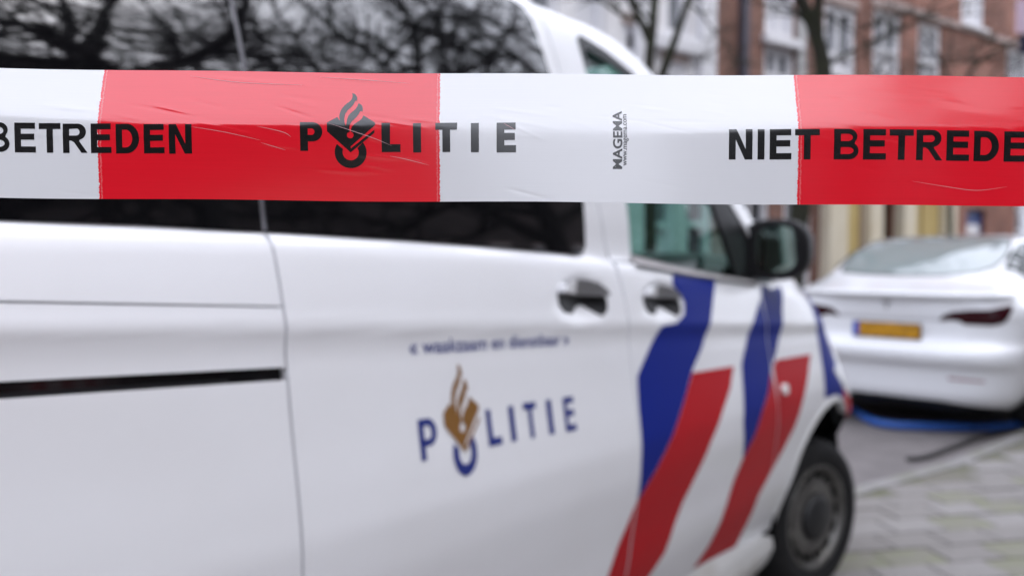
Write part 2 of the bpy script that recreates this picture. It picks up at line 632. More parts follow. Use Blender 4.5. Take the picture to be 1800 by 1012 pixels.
# the rest of the pavement, too many slabs to pick apart
done = {(round(p.x, 3), round(p.y, 3)) for _, p in cand[:300]}
CB = [(-.145, -.095), (.145, -.095), (.145, .095), (-.145, .095)]
ca, sa = math.cos(R(90) - G_A), math.sin(R(90) - G_A)
vs, fs = [], []
for i in range(-60, 60):
    for j in range(-70, 70):
        p = G1 * (i * .3 + (.15 if j % 2 else 0)) + G2 * (j * .2)
        d = p - VAN_P
        s_, o_ = d.dot(VD), d.dot(VN)
        if o_ < kerb_o(s_) + .19 or o_ > 9 or abs(s_) > 11 or (round(p.x, 3), round(p.y, 3)) in done:
            continue
        q = len(vs)
        zt = PAVE_Z + rt.uniform(-.005, .004)
        for zz_ in (zt - .03, zt):
            for a, b_ in CB:
                vs.append((p.x + a * ca - b_ * sa, p.y + a * sa + b_ * ca, zz_))
        fs += [(q + 4, q + 5, q + 6, q + 7)] + [(q + k, q + (k + 1) % 4, q + 4 + (k + 1) % 4, q + 4 + k) for k in range(4)]
tag(from_lists('tile_field', vs, fs, 'tile', pav), kind='stuff')

kerb = empty('kerb')
tag(kerb, kind='structure')
acc = 0
s = -6.
while s < 16:
    s2 = s + 1.0
    a, b = so(s, kerb_o(s)), so(s2, kerb_o(s2))
    m = (a + b) / 2
    d = (b - a)
    bm = bmesh.new()
    add_box(bm, (0, 0, PAVE_Z - .065), (d.length - .008, .11, .14), bevel=.012)
    o = from_bm('kerb_stone', bm, 'kerb', kerb)
    o.location = m + VN * .035
    o.rotation_euler = (0, 0, math.atan2(d.y, d.x))
    s = s2

# ================================================================== POLICE TAPE
TY = .484
def tape_top(u):
    return 1.4312 - .0082 * u + .0118 * u * u
WR = []   # wrinkles: (x0, y0, x1, y1, width mm, height mm) in photo pixels
for a in [(215, 178, 372, 208, 1.6, -.22), (262, 180, 352, 203, 1.0, .30), (60, 180, 190, 194, 2.2, .25), (180, 214, 560, 222, 2.4, .30), (340, 212, 470, 240, 1.2, .35),
          (475, 180, 560, 208, 1.2, -.35), (455, 222, 520, 238, 1.0, .3), (330, 128, 530, 144, 1.6, .25), (560, 128, 700, 140, 1.4, .25), (575, 213, 690, 255, .8, .35),
          (660, 208, 760, 226, 1.2, .25), (685, 272, 755, 288, .9, .2), (870, 205, 960, 250, 1.2, .3), (840, 200, 1000, 232, 2.0, .2), (1405, 186, 1500, 204, 2.2, -.10),
          (1420, 216, 1540, 230, 1.6, -.10), (1500, 172, 1800, 205, 4.0, .12), (1600, 318, 1715, 333, 1.0, .22), (1715, 333, 1768, 326, .8, .22), (1760, 224, 1800, 235, 1.2, .3),
          (1450, 150, 1640, 168, 3.0, .08), (700, 205, 780, 214, 1.5, .25)]:
    x0, y0, x1, y1, wd, am = a
    k = TY / 1404
    def tv(x, y): return ((x - 900) * k, (y - (113 + .0148 * x - 3.6e-6 * x * x)) * .0795 / 232)
    WR.append((*tv(x0, y0), *tv(x1, y1), wd * .62e-3, am * .5e-3))

_rw = random.Random(12)
for _ in range(64):
    x0 = _rw.uniform(0, 1800)
    y0 = _rw.choice((_rw.gauss(205, 22), _rw.uniform(130, 340)))
    L_ = _rw.uniform(30, 130)
    sl = _rw.uniform(.02, .28)
    k = TY / 1404
    f_ = lambda x, y: ((x - 900) * k, (y - (113 + .0148 * x - 3.6e-6 * x * x)) * .0795 / 232)
    WR.append((*f_(x0, y0), *f_(x0 + L_, y0 + L_ * sl), _rw.uniform(.55, 1.3) * 1e-3, _rw.choice((-1, 1)) * _rw.uniform(.03, .11) * 1e-3))

def tape_wrinkle(u, v):
    h = 0.
    for u0, v0, u1, v1, wd, am in WR:
        du, dv = u1 - u0, v1 - v0
        L2 = du * du + dv * dv
        t = ((u - u0) * du + (v - v0) * dv) / L2
        if t < -.05 or t > 1.05: continue
        t = min(1, max(0, t))
        d2 = (u - u0 - du * t) ** 2 + (v - v0 - dv * t) ** 2
        if d2 > 9 * wd * wd: continue
        h += am * math.exp(-d2 / (wd * wd)) * math.sin(math.pi * t)
    return h

def fold_v(u):
    return .0345 + .0018 * math.sin(u * 9 + 1.3) + .0010 * math.sin(u * 23)

def tape_fn(u, b):
    v = -b
    f = fold_v(u)
    x = (v - f)
    # roof-shaped section with a softened ridge: top leans back, bottom tucks in a little
    soft = .0035
    ab = math.sqrt(x * x + soft * soft)
    up, dn = .28, .03
    y = TY + .5 * (up + dn) * ab - .5 * (up - dn) * x
    y += .0014 * math.sin(u * 17 + v * 30) * .5 + .0011 * math.sin(u * 7.3 + 2) * (v / .04 - 1)
    y -= tape_wrinkle(u, v) if abs(u) < .36 else 0
    z = tape_top(u) - v * .99 + .00035 * math.sin(u * 31 + 1) + .0005 * math.sin(u * 11 + v * 20)
    X = u
    if u < -.36:
        e = -.36 - u
        y -= .42 * e * e / (e + .25)
    if u > .4:
        y -= .10 * (u - .4) ** 2 / (u + .3)
    return Vector((X, y, z))

def tpx(x, y):
    """photo measure -> tape coordinates (u along, -v across)."""
    return ((x - 900) * TY / 1404, -(y - (113 + .0148 * x - 3.6e-6 * x * x)) * .0795 / 232)

# material: white film with printed red blocks whose edges are a little ragged
m = bpy.data.materials.new('tape_film')
m.use_nodes = True
n = m.node_tree
b = n.nodes['Principled BSDF']
uv = n.nodes.new('ShaderNodeUVMap')
uv.uv_map = 'tape'
sep = n.nodes.new('ShaderNodeSeparateXYZ')
n.links.new(uv.outputs[0], sep.inputs[0])
def math_node(op, a=None, bb=None, c=None):
    k = n.nodes.new('ShaderNodeMath')
    k.operation = op
    for i, vv in enumerate((a, bb, c)):
        if vv is None: continue
        if isinstance(vv, (int, float)): k.inputs[i].default_value = vv
        else: n.links.new(vv, k.inputs[i])
    return k.outputs[0]
nz = n.nodes.new('ShaderNodeTexNoise')
nz.inputs['Scale'].default_value = 420
nz.inputs['Detail'].default_value = 3
n.links.new(uv.outputs[0], nz.inputs['Vector'])
nz2 = n.nodes.new('ShaderNodeTexNoise')
nz2.inputs['Scale'].default_value = 1500
n.links.new(uv.outputs[0], nz2.inputs['Vector'])
rag = math_node('MULTIPLY', math_node('SUBTRACT', nz.outputs['Fac'], .5), .0016)
rag2 = math_node('MULTIPLY', math_node('SUBTRACT', nz2.outputs['Fac'], .5), .0022)
jig = math_node('ADD', rag, rag2)
ux = math_node('ADD', sep.outputs[0], jig)
PER = (1402 - 178) * TY / 1404
U0 = (176 - 900) * TY / 1404
W0 = (773 - 176) * TY / 1404
ph = math_node('MODULO', math_node('ADD', math_node('SUBTRACT', ux, U0), PER * 10), PER)
red = math_node('LESS_THAN', ph, W0)
phc = math_node('MODULO', math_node('ADD', math_node('SUBTRACT', sep.outputs[0], U0), PER * 10), PER)
# thin paler overlap line just inside each printed edge
e1 = math_node('LESS_THAN', math_node('ABSOLUTE', math_node('SUBTRACT', ph, .0016)), .00035)
e2 = math_node('LESS_THAN', math_node('ABSOLUTE', math_node('SUBTRACT', ph, W0 - .0014)), .0003)
edge = math_node('MULTIPLY', math_node('MAXIMUM', e1, e2), .3)
# uneven ink along the film
st = n.nodes.new('ShaderNodeMapping')
st.inputs['Scale'].default_value = (14, 900, 1)
n.links.new(uv.outputs[0], st.inputs[0])
nz3 = n.nodes.new('ShaderNodeTexNoise')
nz3.inputs['Scale'].default_value = 1
nz3.inputs['Detail'].default_value = 4
n.links.new(st.outputs[0], nz3.inputs['Vector'])
ramp = n.nodes.new('ShaderNodeMix')
ramp.data_type = 'RGBA'
ramp.inputs[6].default_value = (.78, .002, .014, 1)
ramp.inputs[7].default_value = (.86, .004, .020, 1)
n.links.new(nz3.outputs['Fac'], ramp.inputs[0])
mx0 = n.nodes.new('ShaderNodeMix')
mx0.data_type = 'RGBA'
n.links.new(edge, mx0.inputs[0])
n.links.new(ramp.outputs[2], mx0.inputs[6])
mx0.inputs[7].default_value = (.85, .45, .45, 1)
mx = n.nodes.new('ShaderNodeMix')
mx.data_type = 'RGBA'
mx.inputs[6].default_value = (.80, .80, .81, 1)
n.links.new(red, mx.inputs[0])
n.links.new(mx0.outputs[2], mx.inputs[7])
n.links.new(mx.outputs[2], b.inputs['Base Color'])
b.inputs['Roughness'].default_value = .2
b.inputs['IOR'].default_value = 1.6
b.inputs['Coat Weight'].default_value = 1
b.inputs['Coat IOR'].default_value = 1.65
b.inputs['Coat Roughness'].default_value = .12
bp = n.nodes.new('ShaderNodeBump')
bp.inputs['Strength'].default_value = .12
bp.inputs['Distance'].default_value = .0004
n.links.new(nz3.outputs['Fac'], bp.inputs['Height'])
n.links.new(bp.outputs[0], b.inputs['Normal'])
# thin film: part of the light comes through from behind
tl = n.nodes.new('ShaderNodeBsdfTranslucent')
n.links.new(mx.outputs[2], tl.inputs['Color'])
ms = n.nodes.new('ShaderNodeMixShader')
ms.inputs[0].default_value = .16
n.links.new(b.outputs[0], ms.inputs[1])
n.links.new(tl.outputs[0], ms.inputs[2])
n.links.new(ms.outputs[0], n.nodes['Material Output'].inputs['Surface'])
MATS['tape_film'] = m

us = []
u = -2.2
while u < 2.6:
    us.append(u)
    u += .0013 if -.40 < u < .42 else .03
vn = 120
vs, fs, uvs = [], [], []
for u in us:
    for k in range(vn + 1):
        v = .0797 * k / vn
        vs.append(tape_fn(u, -v))
        uvs.append((u, v))
for i in range(len(us) - 1):
    for k in range(vn):
        a = i * (vn + 1) + k
        fs.append((a, a + 1, a + vn + 2, a + vn + 1))
tape = empty('police_tape', (0, TY, 1.39), 0,
             'red and white plastic cordon tape printed with black lettering, stretched across in front', 'tape')
TOFF = Vector((0, TY, 1.39))
film = from_lists('film', [v - TOFF for v in vs], fs, 'tape_film', tape, True)
lay = film.data.uv_layers.new(name='tape')
for lp in film.data.loops:
    lay.data[lp.index].uv = uvs[lp.vertex_index]

def tfl(u, b):
    return tape_fn(u, b) - TOFF

def tape_word(items, stroke):
    return [[[tpx(*p) for p in l] for l in poly] for poly in word(items, stroke)]

def tape_letters(items, stroke):
    for it in items:
        conform('printed_letter', tape_word([it], stroke), tfl, 'ink', tape, (.0035, .0016), .00012)

NB = lambda x, y: [('N', x, x + 41, y, y + 53), ('I', x + 50, x + 62, y, y + 53), ('E', x + 71, x + 109, y, y + 53), ('T', x + 115, x + 158, y, y + 53),
                   ('B', x + 183, x + 226, y, y + 53), ('E', x + 234, x + 274, y, y + 53), ('T', x + 280, x + 322, y, y + 53), ('R', x + 327, x + 373, y, y + 53),
                   ('E', x + 380, x + 420, y, y + 53), ('D', x + 428, x + 472, y, y + 53), ('E', x + 481, x + 521, y, y + 53), ('N', x + 529, x + 570, y, y + 53)]
left = [('B', -22, 21, 213, 265), ('E', 30, 67, 213.5, 265.5), ('T', 73, 111, 214, 266), ('R', 115, 158, 215, 266.5), ('E', 164, 200, 215, 267), ('D', 208, 249, 216, 268),
        ('E', 257, 293, 217, 268.5), ('N', 301, 341, 217.5, 269.5)]
tape_letters(left, 11.3)
tape_letters([(c, x0, x1, y0 + (x0 - 1279) * .004, y1 + (x0 - 1279) * .004) for c, x0, x1, y0, y1 in NB(1279, 227)], 11.8)
pol = [('P', 530, 569, 213, 264), ('L', 672, 705, 214, 266), ('I', 727, 741, 215, 267), ('T', 766, 804, 215, 267), ('I', 828, 842, 216, 268), ('E', 873, 907, 216, 269)]
tape_letters(pol, 13.6)
tape_letters([(c, x0 + 1508, x1 + 1508, y0 + 12, y1 + 12) for c, x0, x1, y0, y1 in pol], 13.6)
tape_letters([(c, x0 - 1508, x1 - 1508, y0 - 16, y1 - 16) for c, x0, x1, y0, y1 in NB(1279, 227)[:4]], 11.6)
ex = lambda x: 540 + x / 5.955
ey = lambda y: 140 + y / 5.955
conform('printed_emblem_ring', [[tpx(ex(x), ey(y)) for x, y in RING]], tfl, 'ink', tape, (.0035, .0012), .00010)
conform('printed_emblem_flame', [[tpx(ex(x), ey(y)) for x, y in EMB]], tfl, 'ink', tape, (.0035, .0012), .00012)

def tape_text(txt, x, y0, y1, xh, bold, name, slant=0.):
    """text reading upwards: baseline at photo column x, from row y1 up to y0, letter height xh."""
    tvs, tfs = text_raw(txt, bold)
    w0, w1 = min(p[0] for p in tvs), max(p[0] for p in tvs)
    hmax = max(p[1] for p in tvs)
    out = []
    for a, bq in tvs:
        yy = y1 + (y0 - y1) * (a - w0) / (w1 - w0)
        out.append(tpx(x - xh + xh * (1 - bq / hmax), yy))
    return conform(name, [], tfl, 'ink', tape, (.003, .0012), .00012, raw=(out, tfs))

tape_text('MAGEMA', 1092.5, 194, 298, 16, .027, 'printed_maker_name')
tape_text('www.magema.com', 1101, 200, 292, 6.0, .012, 'printed_web_address')

# hair-thin crease slivers: sky light caught on wrinkles, painted in pale colour
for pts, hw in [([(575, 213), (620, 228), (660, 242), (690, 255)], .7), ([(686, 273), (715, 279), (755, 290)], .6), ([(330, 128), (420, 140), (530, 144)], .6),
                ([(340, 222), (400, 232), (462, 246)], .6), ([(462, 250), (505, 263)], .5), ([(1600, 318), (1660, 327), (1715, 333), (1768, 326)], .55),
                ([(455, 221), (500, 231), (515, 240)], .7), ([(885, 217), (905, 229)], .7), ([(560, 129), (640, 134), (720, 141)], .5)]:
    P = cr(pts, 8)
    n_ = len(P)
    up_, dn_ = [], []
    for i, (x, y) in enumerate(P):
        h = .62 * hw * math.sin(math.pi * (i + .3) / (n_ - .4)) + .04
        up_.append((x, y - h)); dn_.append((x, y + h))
    conform('crease_glint', [[tpx(*p) for p in up_ + dn_[::-1]]], tfl, 'painted_glint', tape, (.004, 0), .0002)

# ================================================================== POLICE VAN
van = empty('police_van', VAN_P, math.pi / 2 - VAN_A,
            'white police van with diagonal blue and red stripes and POLITIE lettering on its side', 'van')
VPROF = smooth_tab([(-.2, -.12), (.20, -.085), (.30, -.062), (.40, -.028), (.47, -.006), (.52, .004), (.6, .014), (.69, .027), (.8, .039), (.86, .040), (.924, .034), (1.03, .019),
                    (1.12, .0075), (1.175, .0015), (1.190, .0022), (1.206, .0042), (1.24, -.003), (1.30, -.018), (1.334, -.029), (1.348, -.038), (1.356, -.050), (1.45, -.064), (1.62, -.10), (1.78, -.15),
                    (1.93, -.205), (1.98, -.235), (2.01, -.27), (2.03, -.33), (2.04, -.42)])
VW = 1.93
DENTS = [(-1.645, 1.213, .135, .062, .022), (-1.245, 1.197, .135, .060, .022)]

BELTC = smooth_tab([(-4.3, 1.392), (-3.85, 1.385), (-2.88, 1.363), (-2.5, 1.3565), (-2.21, 1.349), (-1.87, 1.335), (-1.64, 1.323), (-1.35, 1.305), (-1.05, 1.274), (-.62, 1.236), (-.1, 1.19), (.9, 1.10)])

def van_o(s, z):
    zc, zb_ = 1.20 - .065 * (s + 2.5), BELTC(s)
    if z < .5: z0 = z
    elif z < zc: z0 = .5 + (z - .5) * .70 / (zc - .5)
    elif z < zb_: z0 = 1.20 + (z - zc) * .156 / (zb_ - zc)
    elif z < 1.6: z0 = 1.356 + (z - zb_) * .244 / (1.6 - zb_)
    else: z0 = z
    o = VPROF(z0)
    s0 = interp([(.3, .05), (.5, .20), (.62, .32), (.8, .14), (1.0, .0), (1.2, -.19), (1.5, -.75), (2.0, -1.4)], z)
    if s > s0:
        o -= interp([(.65, .50), (1.2, .50), (1.6, .06)], z) * (s - s0) ** 2
    if s < -3.7:
        o -= .25 * (-3.7 - s) ** 2
    for cs, cz, rs, rz, dp in DENTS:
        q = ((s - cs) / rs) ** 2 + ((z - cz) / rz) ** 2
        if q < 1:
            o -= dp * (.5 + .5 * math.cos(math.pi * math.sqrt(q))) ** .7
    return o

def van_fn(s, z):
    return Vector((s, -van_o(s, z), z))

GPROF = smooth_tab([(1.25, -.036), (1.36, -.050), (1.45, -.064), (1.62, -.10), (1.78, -.15), (1.93, -.205), (2.0, -.235)])
def glass_fn(s, z):
    o = GPROF(z)
    if s < -3.7:
        o -= .25 * (-3.7 - s) ** 2
    return Vector((s, -o, z))

def van_left(a, z):
    s = -a
    o = van_o(s, z) if z < 1.15 or z > 1.3 or s < -1.9 or s > -1 else van_o(-2.2, z)
    return Vector((s, VW + o, z))

def shear(s, zeta):
    return zeta - .065 * (s + 2.5)

def seamB(z):
    return interp([(.3, -1.452), (1.2, -1.452), (1.36, -1.475), (1.8, -1.54), (2.0, -1.545)], z)

def arch(c, cz, r, a0, a1, n=20):
    return [(c + r * math.cos(R(a0 + (a1 - a0) * i / n)), cz + r * math.sin(R(a0 + (a1 - a0) * i / n))) for i in range(n + 1)]

FW, RW, WZ, AR = .15, -3.05, .335, .385
g = .0026
ROOF_E = 1.985
# ---- right side panels
def zline(s0, s1, zeta, n=12):
    return [(s0 + (s1 - s0) * i / n, shear(s0 + (s1 - s0) * i / n, zeta)) for i in range(n + 1)]
S_R = -2.5 - g
low = [(-4.15, .36), (RW - AR, .36)] + arch(RW, WZ, AR, 176, 4) + [(RW + AR, .36), (S_R, .36)] + zline(S_R, -4.15, 1.1275)
conform('rear_side_panel', [low], van_fn, 'van_white', van, (.05, .02), 0, .02)
conform('rear_side_panel', [zline(-4.15, S_R, 1.1475) + zline(S_R, -4.15, 1.2395)], van_fn, 'van_white', van, (.05, .015), 0, .02)
QW = [(-3.85, 1.385), (-3.4, 1.378), (-2.881, 1.363), (-2.704, 1.362), (S_R, 1.357)]
conform('rear_side_panel', [zline(-4.15, S_R, 1.2425) + QW[::-1] + [(-3.85, 1.965), (S_R, 1.965), (S_R, ROOF_E), (-4.15, ROOF_E)]], van_fn, 'van_white', van, (.05, .02), 0, .02)
rail = conform('slide_rail', [zline(-4.1, S_R - .004, 1.120) + zline(S_R - .004, -4.1, 1.155)], van_fn, 'gloss_black', van, (.06, .02), -.012)
conform('rail_lip', [zline(-4.1, -2.60, 1.1275) + zline(-2.60, -4.1, 1.1345)], van_fn, 'black_trim', rail, (.06, .02), -.004)
zsB = [.36, .6, .9, 1.1, 1.2, 1.28, 1.36, 1.5, 1.65, 1.8, 1.9, ROOF_E]
sw = [(-2.4965, 1.357), (-2.214, 1.349), (-1.872, 1.335), (-1.64, 1.323), (-1.602, 1.326), (-1.583, 1.345), (-1.568, 1.449), (-1.585, 1.618), (-1.594, 1.781), (-1.603, 1.925), (-1.618, 1.95), (-1.66, 1.962), (-2.4965, 1.965)]
qw = [(-3.85, 1.385), (-3.4, 1.378), (-2.881, 1.363), (-2.704, 1.362), (-2.506, 1.357), (-2.506, 1.965), (-3.85, 1.965)]
slide = [(-2.5 + g, .36)] + [(seamB(z) - g, z) for z in zsB] + [(-2.5 + g, ROOF_E), (-2.5 + g, 1.965)] + sw[-2::-1][:0] + [p for p in reversed(sw[1:-1])] + [(-2.5 + g, 1.357)]
slider = conform('sliding_door', [slide], van_fn, 'van_white', van, (.03, .0155), 0, .02)

# front door: lower skin and window frame
BELT = [(-1.46, 1.303), (-1.35, 1.300), (-1.05, 1.270), (-.62, 1.232), (-.49, 1.222)]
A_OUT = [(-1.34, 1.99), (-1.22, 1.985), (-1.10, 1.955), (-.98, 1.895), (-.72, 1.70), (-.45, 1.475), (-.27, 1.345), (-.12, 1.262)]
A_OUTc = [(p[0], p[1]) for p in cr(A_OUT, 5)]
SEAMF = [(-.42, .36), (-.44, .5), (-.485, .8), (-.50, 1.1), (-.495, 1.222)]
door_low = [(seamB(z) + g, z) for z in reversed([.36, .6, .9, 1.1, 1.2])] + [(-.42 - g, .275)] + [(a - g, b_) for a, b_ in SEAMF[1:]] + [(a, b_) for a, b_ in reversed(BELT[1:-1])] + [(-1.46 + 2 * g, 1.303)]
door = conform('front_door', [door_low], van_fn, 'van_white', van, (.03, .0155), 0, .02)
WIN = [(-1.345, 1.305), (-1.343, 1.46), (-1.372, 1.64), (-1.405, 1.823), (-1.398, 1.915), (-1.372, 1.935), (-1.26, 1.915), (-1.13, 1.872), (-.96, 1.70), (-.76, 1.485), (-.60, 1.235), (-1.05, 1.274)]
b_strip = [(-1.462, 1.31), (-1.345, 1.305), (-1.343, 1.46), (-1.372, 1.64), (-1.405, 1.823), (-1.398, 1.915), (-1.372, 1.935), (-1.36, ROOF_E), (seamB(ROOF_E) + g, ROOF_E)] + [(seamB(z) + g, z) for z in (1.9, 1.8, 1.65, 1.5, 1.36)]
a_strip = [(-1.36, ROOF_E), (-1.372, 1.935), (-1.26, 1.915), (-1.13, 1.872), (-.93, 1.765), (-.74, 1.60), (-.53, 1.43), (-.42, 1.32), (-.36, 1.235), (-.25, 1.22), (-.12, 1.262)] + A_OUTc[::-1]
conform('window_frame', [b_strip, a_strip], van_fn, 'van_white', van, (.03, .03), 0, .03)
corner = [(-1.13, 1.872), (-1.0, 1.725), (-.80, 1.50), (-.765, 1.485), (-.62, 1.245), (-.49, 1.225), (-.36, 1.235), (-.42, 1.32), (-.53, 1.43), (-.74, 1.60), (-.93, 1.765)]
conform('corner_trim', [corner], van_fn, 'black_trim', van, (.03, .03), -.004, .02)
gasket = [(-1.398, 1.915), (-1.372, 1.935), (-1.26, 1.915), (-1.13, 1.872), (-1.02, 1.76), (-1.045, 1.755), (-1.15, 1.845), (-1.26, 1.882), (-1.36, 1.90), (-1.38, 1.88), (-1.405, 1.823)]
conform('window_gasket', [gasket], van_fn, 'black_trim', van, (.03, .03), .002)
strip = [(-1.352, 1.296), (-1.05, 1.264), (-.62, 1.226), (-.50, 1.218), (-.50, 1.232), (-.62, 1.241), (-1.05, 1.284), (-1.352, 1.322)]
conform('window_trim', [strip], van_fn, 'grey_trim', van, (.04, .01), .006, .008)
strip2 = [(-1.356, 1.288), (-1.05, 1.257), (-.62, 1.219), (-.50, 1.211), (-.50, 1.2165), (-.62, 1.2245), (-1.05, 1.2625), (-1.356, 1.2945)]
conform('window_seal', [strip2], van_fn, 'black_trim', van, (.04, .01), .005)
conform('side_window', [WIN], van_fn, 'side_glass', van, (.06, .06), -.012)

# dark privacy glass
sw = [(-2.4965, 1.357), (-2.214, 1.349), (-1.872, 1.335), (-1.64, 1.323), (-1.602, 1.326), (-1.583, 1.345), (-1.568, 1.449), (-1.585, 1.618), (-1.594, 1.781), (-1.603, 1.925), (-1.618, 1.95), (-1.66, 1.962), (-2.4965, 1.965)]
conform('side_window', [sw], glass_fn, 'tint_glass', slider, (.05, .04), .003, .01)
qw = [(-3.85, 1.385), (-3.4, 1.378), (-2.881, 1.363), (-2.704, 1.362), (-2.506, 1.357), (-2.506, 1.965), (-3.85, 1.965)]
conform('side_window', [qw], glass_fn, 'tint_glass', van, (.05, .04), .003, .01)
conform('pillar_strip', [[(-2.5062, 1.36), (-2.4963, 1.36), (-2.4963, 1.965), (-2.5062, 1.965)]], van_fn, 'seal_grey', van, (.05, .04), .0005)

# front wing with wheel arch
HOOD = [(-.12, 1.262), (.10, 1.205), (.32, 1.135), (.54, 1.03), (.72, .90), (.86, .72)]
wing = [(-.42 + g, .275), (-.32, .27), (FW - AR + .03, .27)] + arch(FW, WZ, AR, 190, 50, 22) + [(.60, .625), (.88, .60)] + [p[:2] for p in cr(HOOD, 4)[::-1]] + [(-.25, 1.22), (-.40, 1.222), (-.492 + 2 * g, 1.222)] + [(a + g, b_) for a, b_ in SEAMF[::-1][1:-1]]
wingo = conform('front_wing', [wing], van_fn, 'van_white', van, (.03, .02), 0, .03)
conform('front_bumper', [arch(FW, WZ, AR, 48, -8, 10) + [(.60, .22), (.88, .22), (.90, .45), (.88, .595), (.60, .62)]], van_fn, 'black_trim', van, (.04, .03), -.006, .03)
lip = arch(FW, WZ, AR + .012, 190, 75, 26) + arch(FW, WZ, AR - .004, 75, 190, 26)
conform('arch_lip', [lip], van_fn, 'dirty_white', wingo, (0, 0), .006, .02)
lens = [(-.414 + .024 * math.cos(R(a)), .843 + .020 * math.sin(R(a))) for a in range(0, 360, 20)]
conform('side_repeater', [lens], van_fn, 'lens', wingo, (.02, .02), .012, .012)
hl = [(.20, .84), (.42, .90), (.66, .86), (.80, .74), (.74, .66), (.50, .68), (.30, .76)]
conform('headlight', [hl], van_fn, 'lens', van, (.04, .04), .004, .006)

# sill
sill_prof = smooth_tab([(.08, -.16), (.12, -.085), (.17, -.055), (.22, -.042), (.27, -.042), (.31, -.052), (.36, -.085)])
def sill_fn(s, z):
    return Vector((s, -(sill_prof(z) - (0 if s < -.42 else .3 * (s + .42) ** 2)), z))
conform('sill', [[(RW + AR + .02, .10), (-.32, .10), (-.27, .13), (-.255, .20), (-.29, .255), (-.40, .280), (-1.0, .340), (-1.4, .36), (RW + AR + .02, .36)]], sill_fn, 'dirty_white', van, (.06, .02), 0, .04)

# dark structure behind the gaps, wheel housings, floor
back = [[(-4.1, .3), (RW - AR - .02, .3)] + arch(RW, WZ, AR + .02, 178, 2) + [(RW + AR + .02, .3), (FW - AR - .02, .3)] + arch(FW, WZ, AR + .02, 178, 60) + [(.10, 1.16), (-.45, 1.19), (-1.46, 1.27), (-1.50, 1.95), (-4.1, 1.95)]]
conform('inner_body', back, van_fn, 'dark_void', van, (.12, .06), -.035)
for c in (FW, RW):
    vs, fs = [], []
    for i in range(25):
        a = R(-20 + 220 * i / 24)
        for y in (.05, .34, .36):
            rr = (AR + .02) if y < .35 else 0
            vs.append((c + rr * math.cos(a), y, WZ + rr * math.sin(a)))
    for i in range(24):
        for k in range(2):
            fs.append((i * 3 + k, i * 3 + k + 1, i * 3 + k + 4, i * 3 + k + 3))
    from_lists('wheel_housing', vs, fs, 'dark_void', van)
box('floor', (-1.7, VW / 2, .33), (4.7, VW - .75, .10), 'dark_void', van)
box('bulkhead', (-1.62, VW / 2, 1.1), (.05, VW - .40, 1.5), 'dark_void', van)

# left side
lowL = [(4.15, .36), (-RW + AR, .36)] + [(-a, b_) for a, b_ in arch(RW, WZ, AR, 176, 4)] + [(-RW - AR, .36), (-FW + AR, .36)] + [(-a, b_) for a, b_ in arch(FW, WZ, AR, 176, 4)] + [(-.9, .36), (-.92, .5)] + [(-p[0], p[1]) for p in cr(HOOD, 4)[::-1]] + [(.49, 1.225), (1.46, 1.30), (4.15, 1.30)]
conform('left_body_side', [lowL], van_left, 'van_white', van, (.06, .04), 0, .02)
frL = [[(-a, b_) for a, b_ in l] for l in (b_strip, a_strip, corner)]
conform('left_window_frame', frL + [[(1.46, 1.303), (4.15, 1.303), (4.15, ROOF_E), (1.54, ROOF_E)]], van_left, 'van_white', van, (.06, .05), 0, .03)
conform('left_window', [[(-a, b_) for a, b_ in WIN]], van_left, 'side_glass', van, (.06, .06), -.012)
conform('left_window', [[(1.6, 1.34), (3.85, 1.38), (3.85, 1.95), (1.6, 1.95)]], van_left, 'tint_glass', van, (.06, .06), .004)

# roof, windscreen, bonnet, nose, tail
def cross(s, z, crown, bow, n=20, top=True):
    o = van_o(s, z)
    row = []
    for i in range(n + 1):
        q = i / n
        f = 1 - (2 * q - 1) ** 2
        f2 = 1 - abs(2 * q - 1) ** 4
        row.append(Vector((s + bow * f, -o + (VW + 2 * o) * q, z + crown * f2)))
    return row
def skin(name, rows, material, parent=van):
    k = len(rows[0])
    vs = [v for r in rows for v in r]
    fs = [(i * k + j, i * k + j + 1, (i + 1) * k + j + 1, (i + 1) * k + j) for i in range(len(rows) - 1) for j in range(k - 1)]
    return from_lists(name, vs, fs, material, parent, True)
roof_rows = [cross(s, ROOF_E - .002, .065, 0, 24) for s in (-4.15, -3, -2, -1.5, -1.34)]
roof_rows += [cross(s, z, .065 - .05 * k, .02 + .10 * k, 24) for (s, z), k in (((-1.22, 1.983), .15), ((-1.10, 1.953), .5), ((-1.04, 1.925), .8))]
skin('roof', roof_rows, 'van_white')
ws = [(a, b_) for a, b_ in A_OUTc if a >= -1.06]
skin('windscreen', [cross(a, b_, .012, .13 + .12 * (a + 1.06)) for a, b_ in ws], 'side_glass')
hd = [(p[0], p[1]) for p in cr(HOOD, 4)]
skin('bonnet', [cross(a, b_, .075 - .05 * max(0, a), .22 - .1 * max(0, a)) for a, b_ in hd], 'van_white')
nose = skin('nose', [cross(s, z, 0, .14) for s, z in ((.86, .722), (.90, .6), (.92, .5), (.92, .38), (.88, .28))], 'van_white')
box('grille', (1.055, VW / 2, .60), (.05, 1.0, .14), 'black_trim', nose, .015)
skin('tailgate', [cross(-4.15, z, 0, -.06) for z in (.36, .6, .9, 1.2, 1.4, 1.7, ROOF_E)], 'van_white')
box('dashboard', (-.42, VW / 2, 1.08), (.45, VW - .36, .16), 'black_trim', van, .04)
for y in (.50, 1.42):
    st_ = box('seat', (-1.20, y, .82), (.48, .48, .16), 'seat_fabric', van, .05)
    box('backrest', (-1.45, y, 1.13), (.14, .46, .60), 'seat_fabric', st_, .05)
    box('headrest', (-1.47, y, 1.50), (.10, .26, .15), 'seat_fabric', st_, .04)
bmw = [(-.62 + .19 * math.cos(R(a)) * .35, 1.42 + .19 * math.sin(R(a)), 1.16 + .19 * math.cos(R(a)) * .9) for a in range(0, 361, 15)]
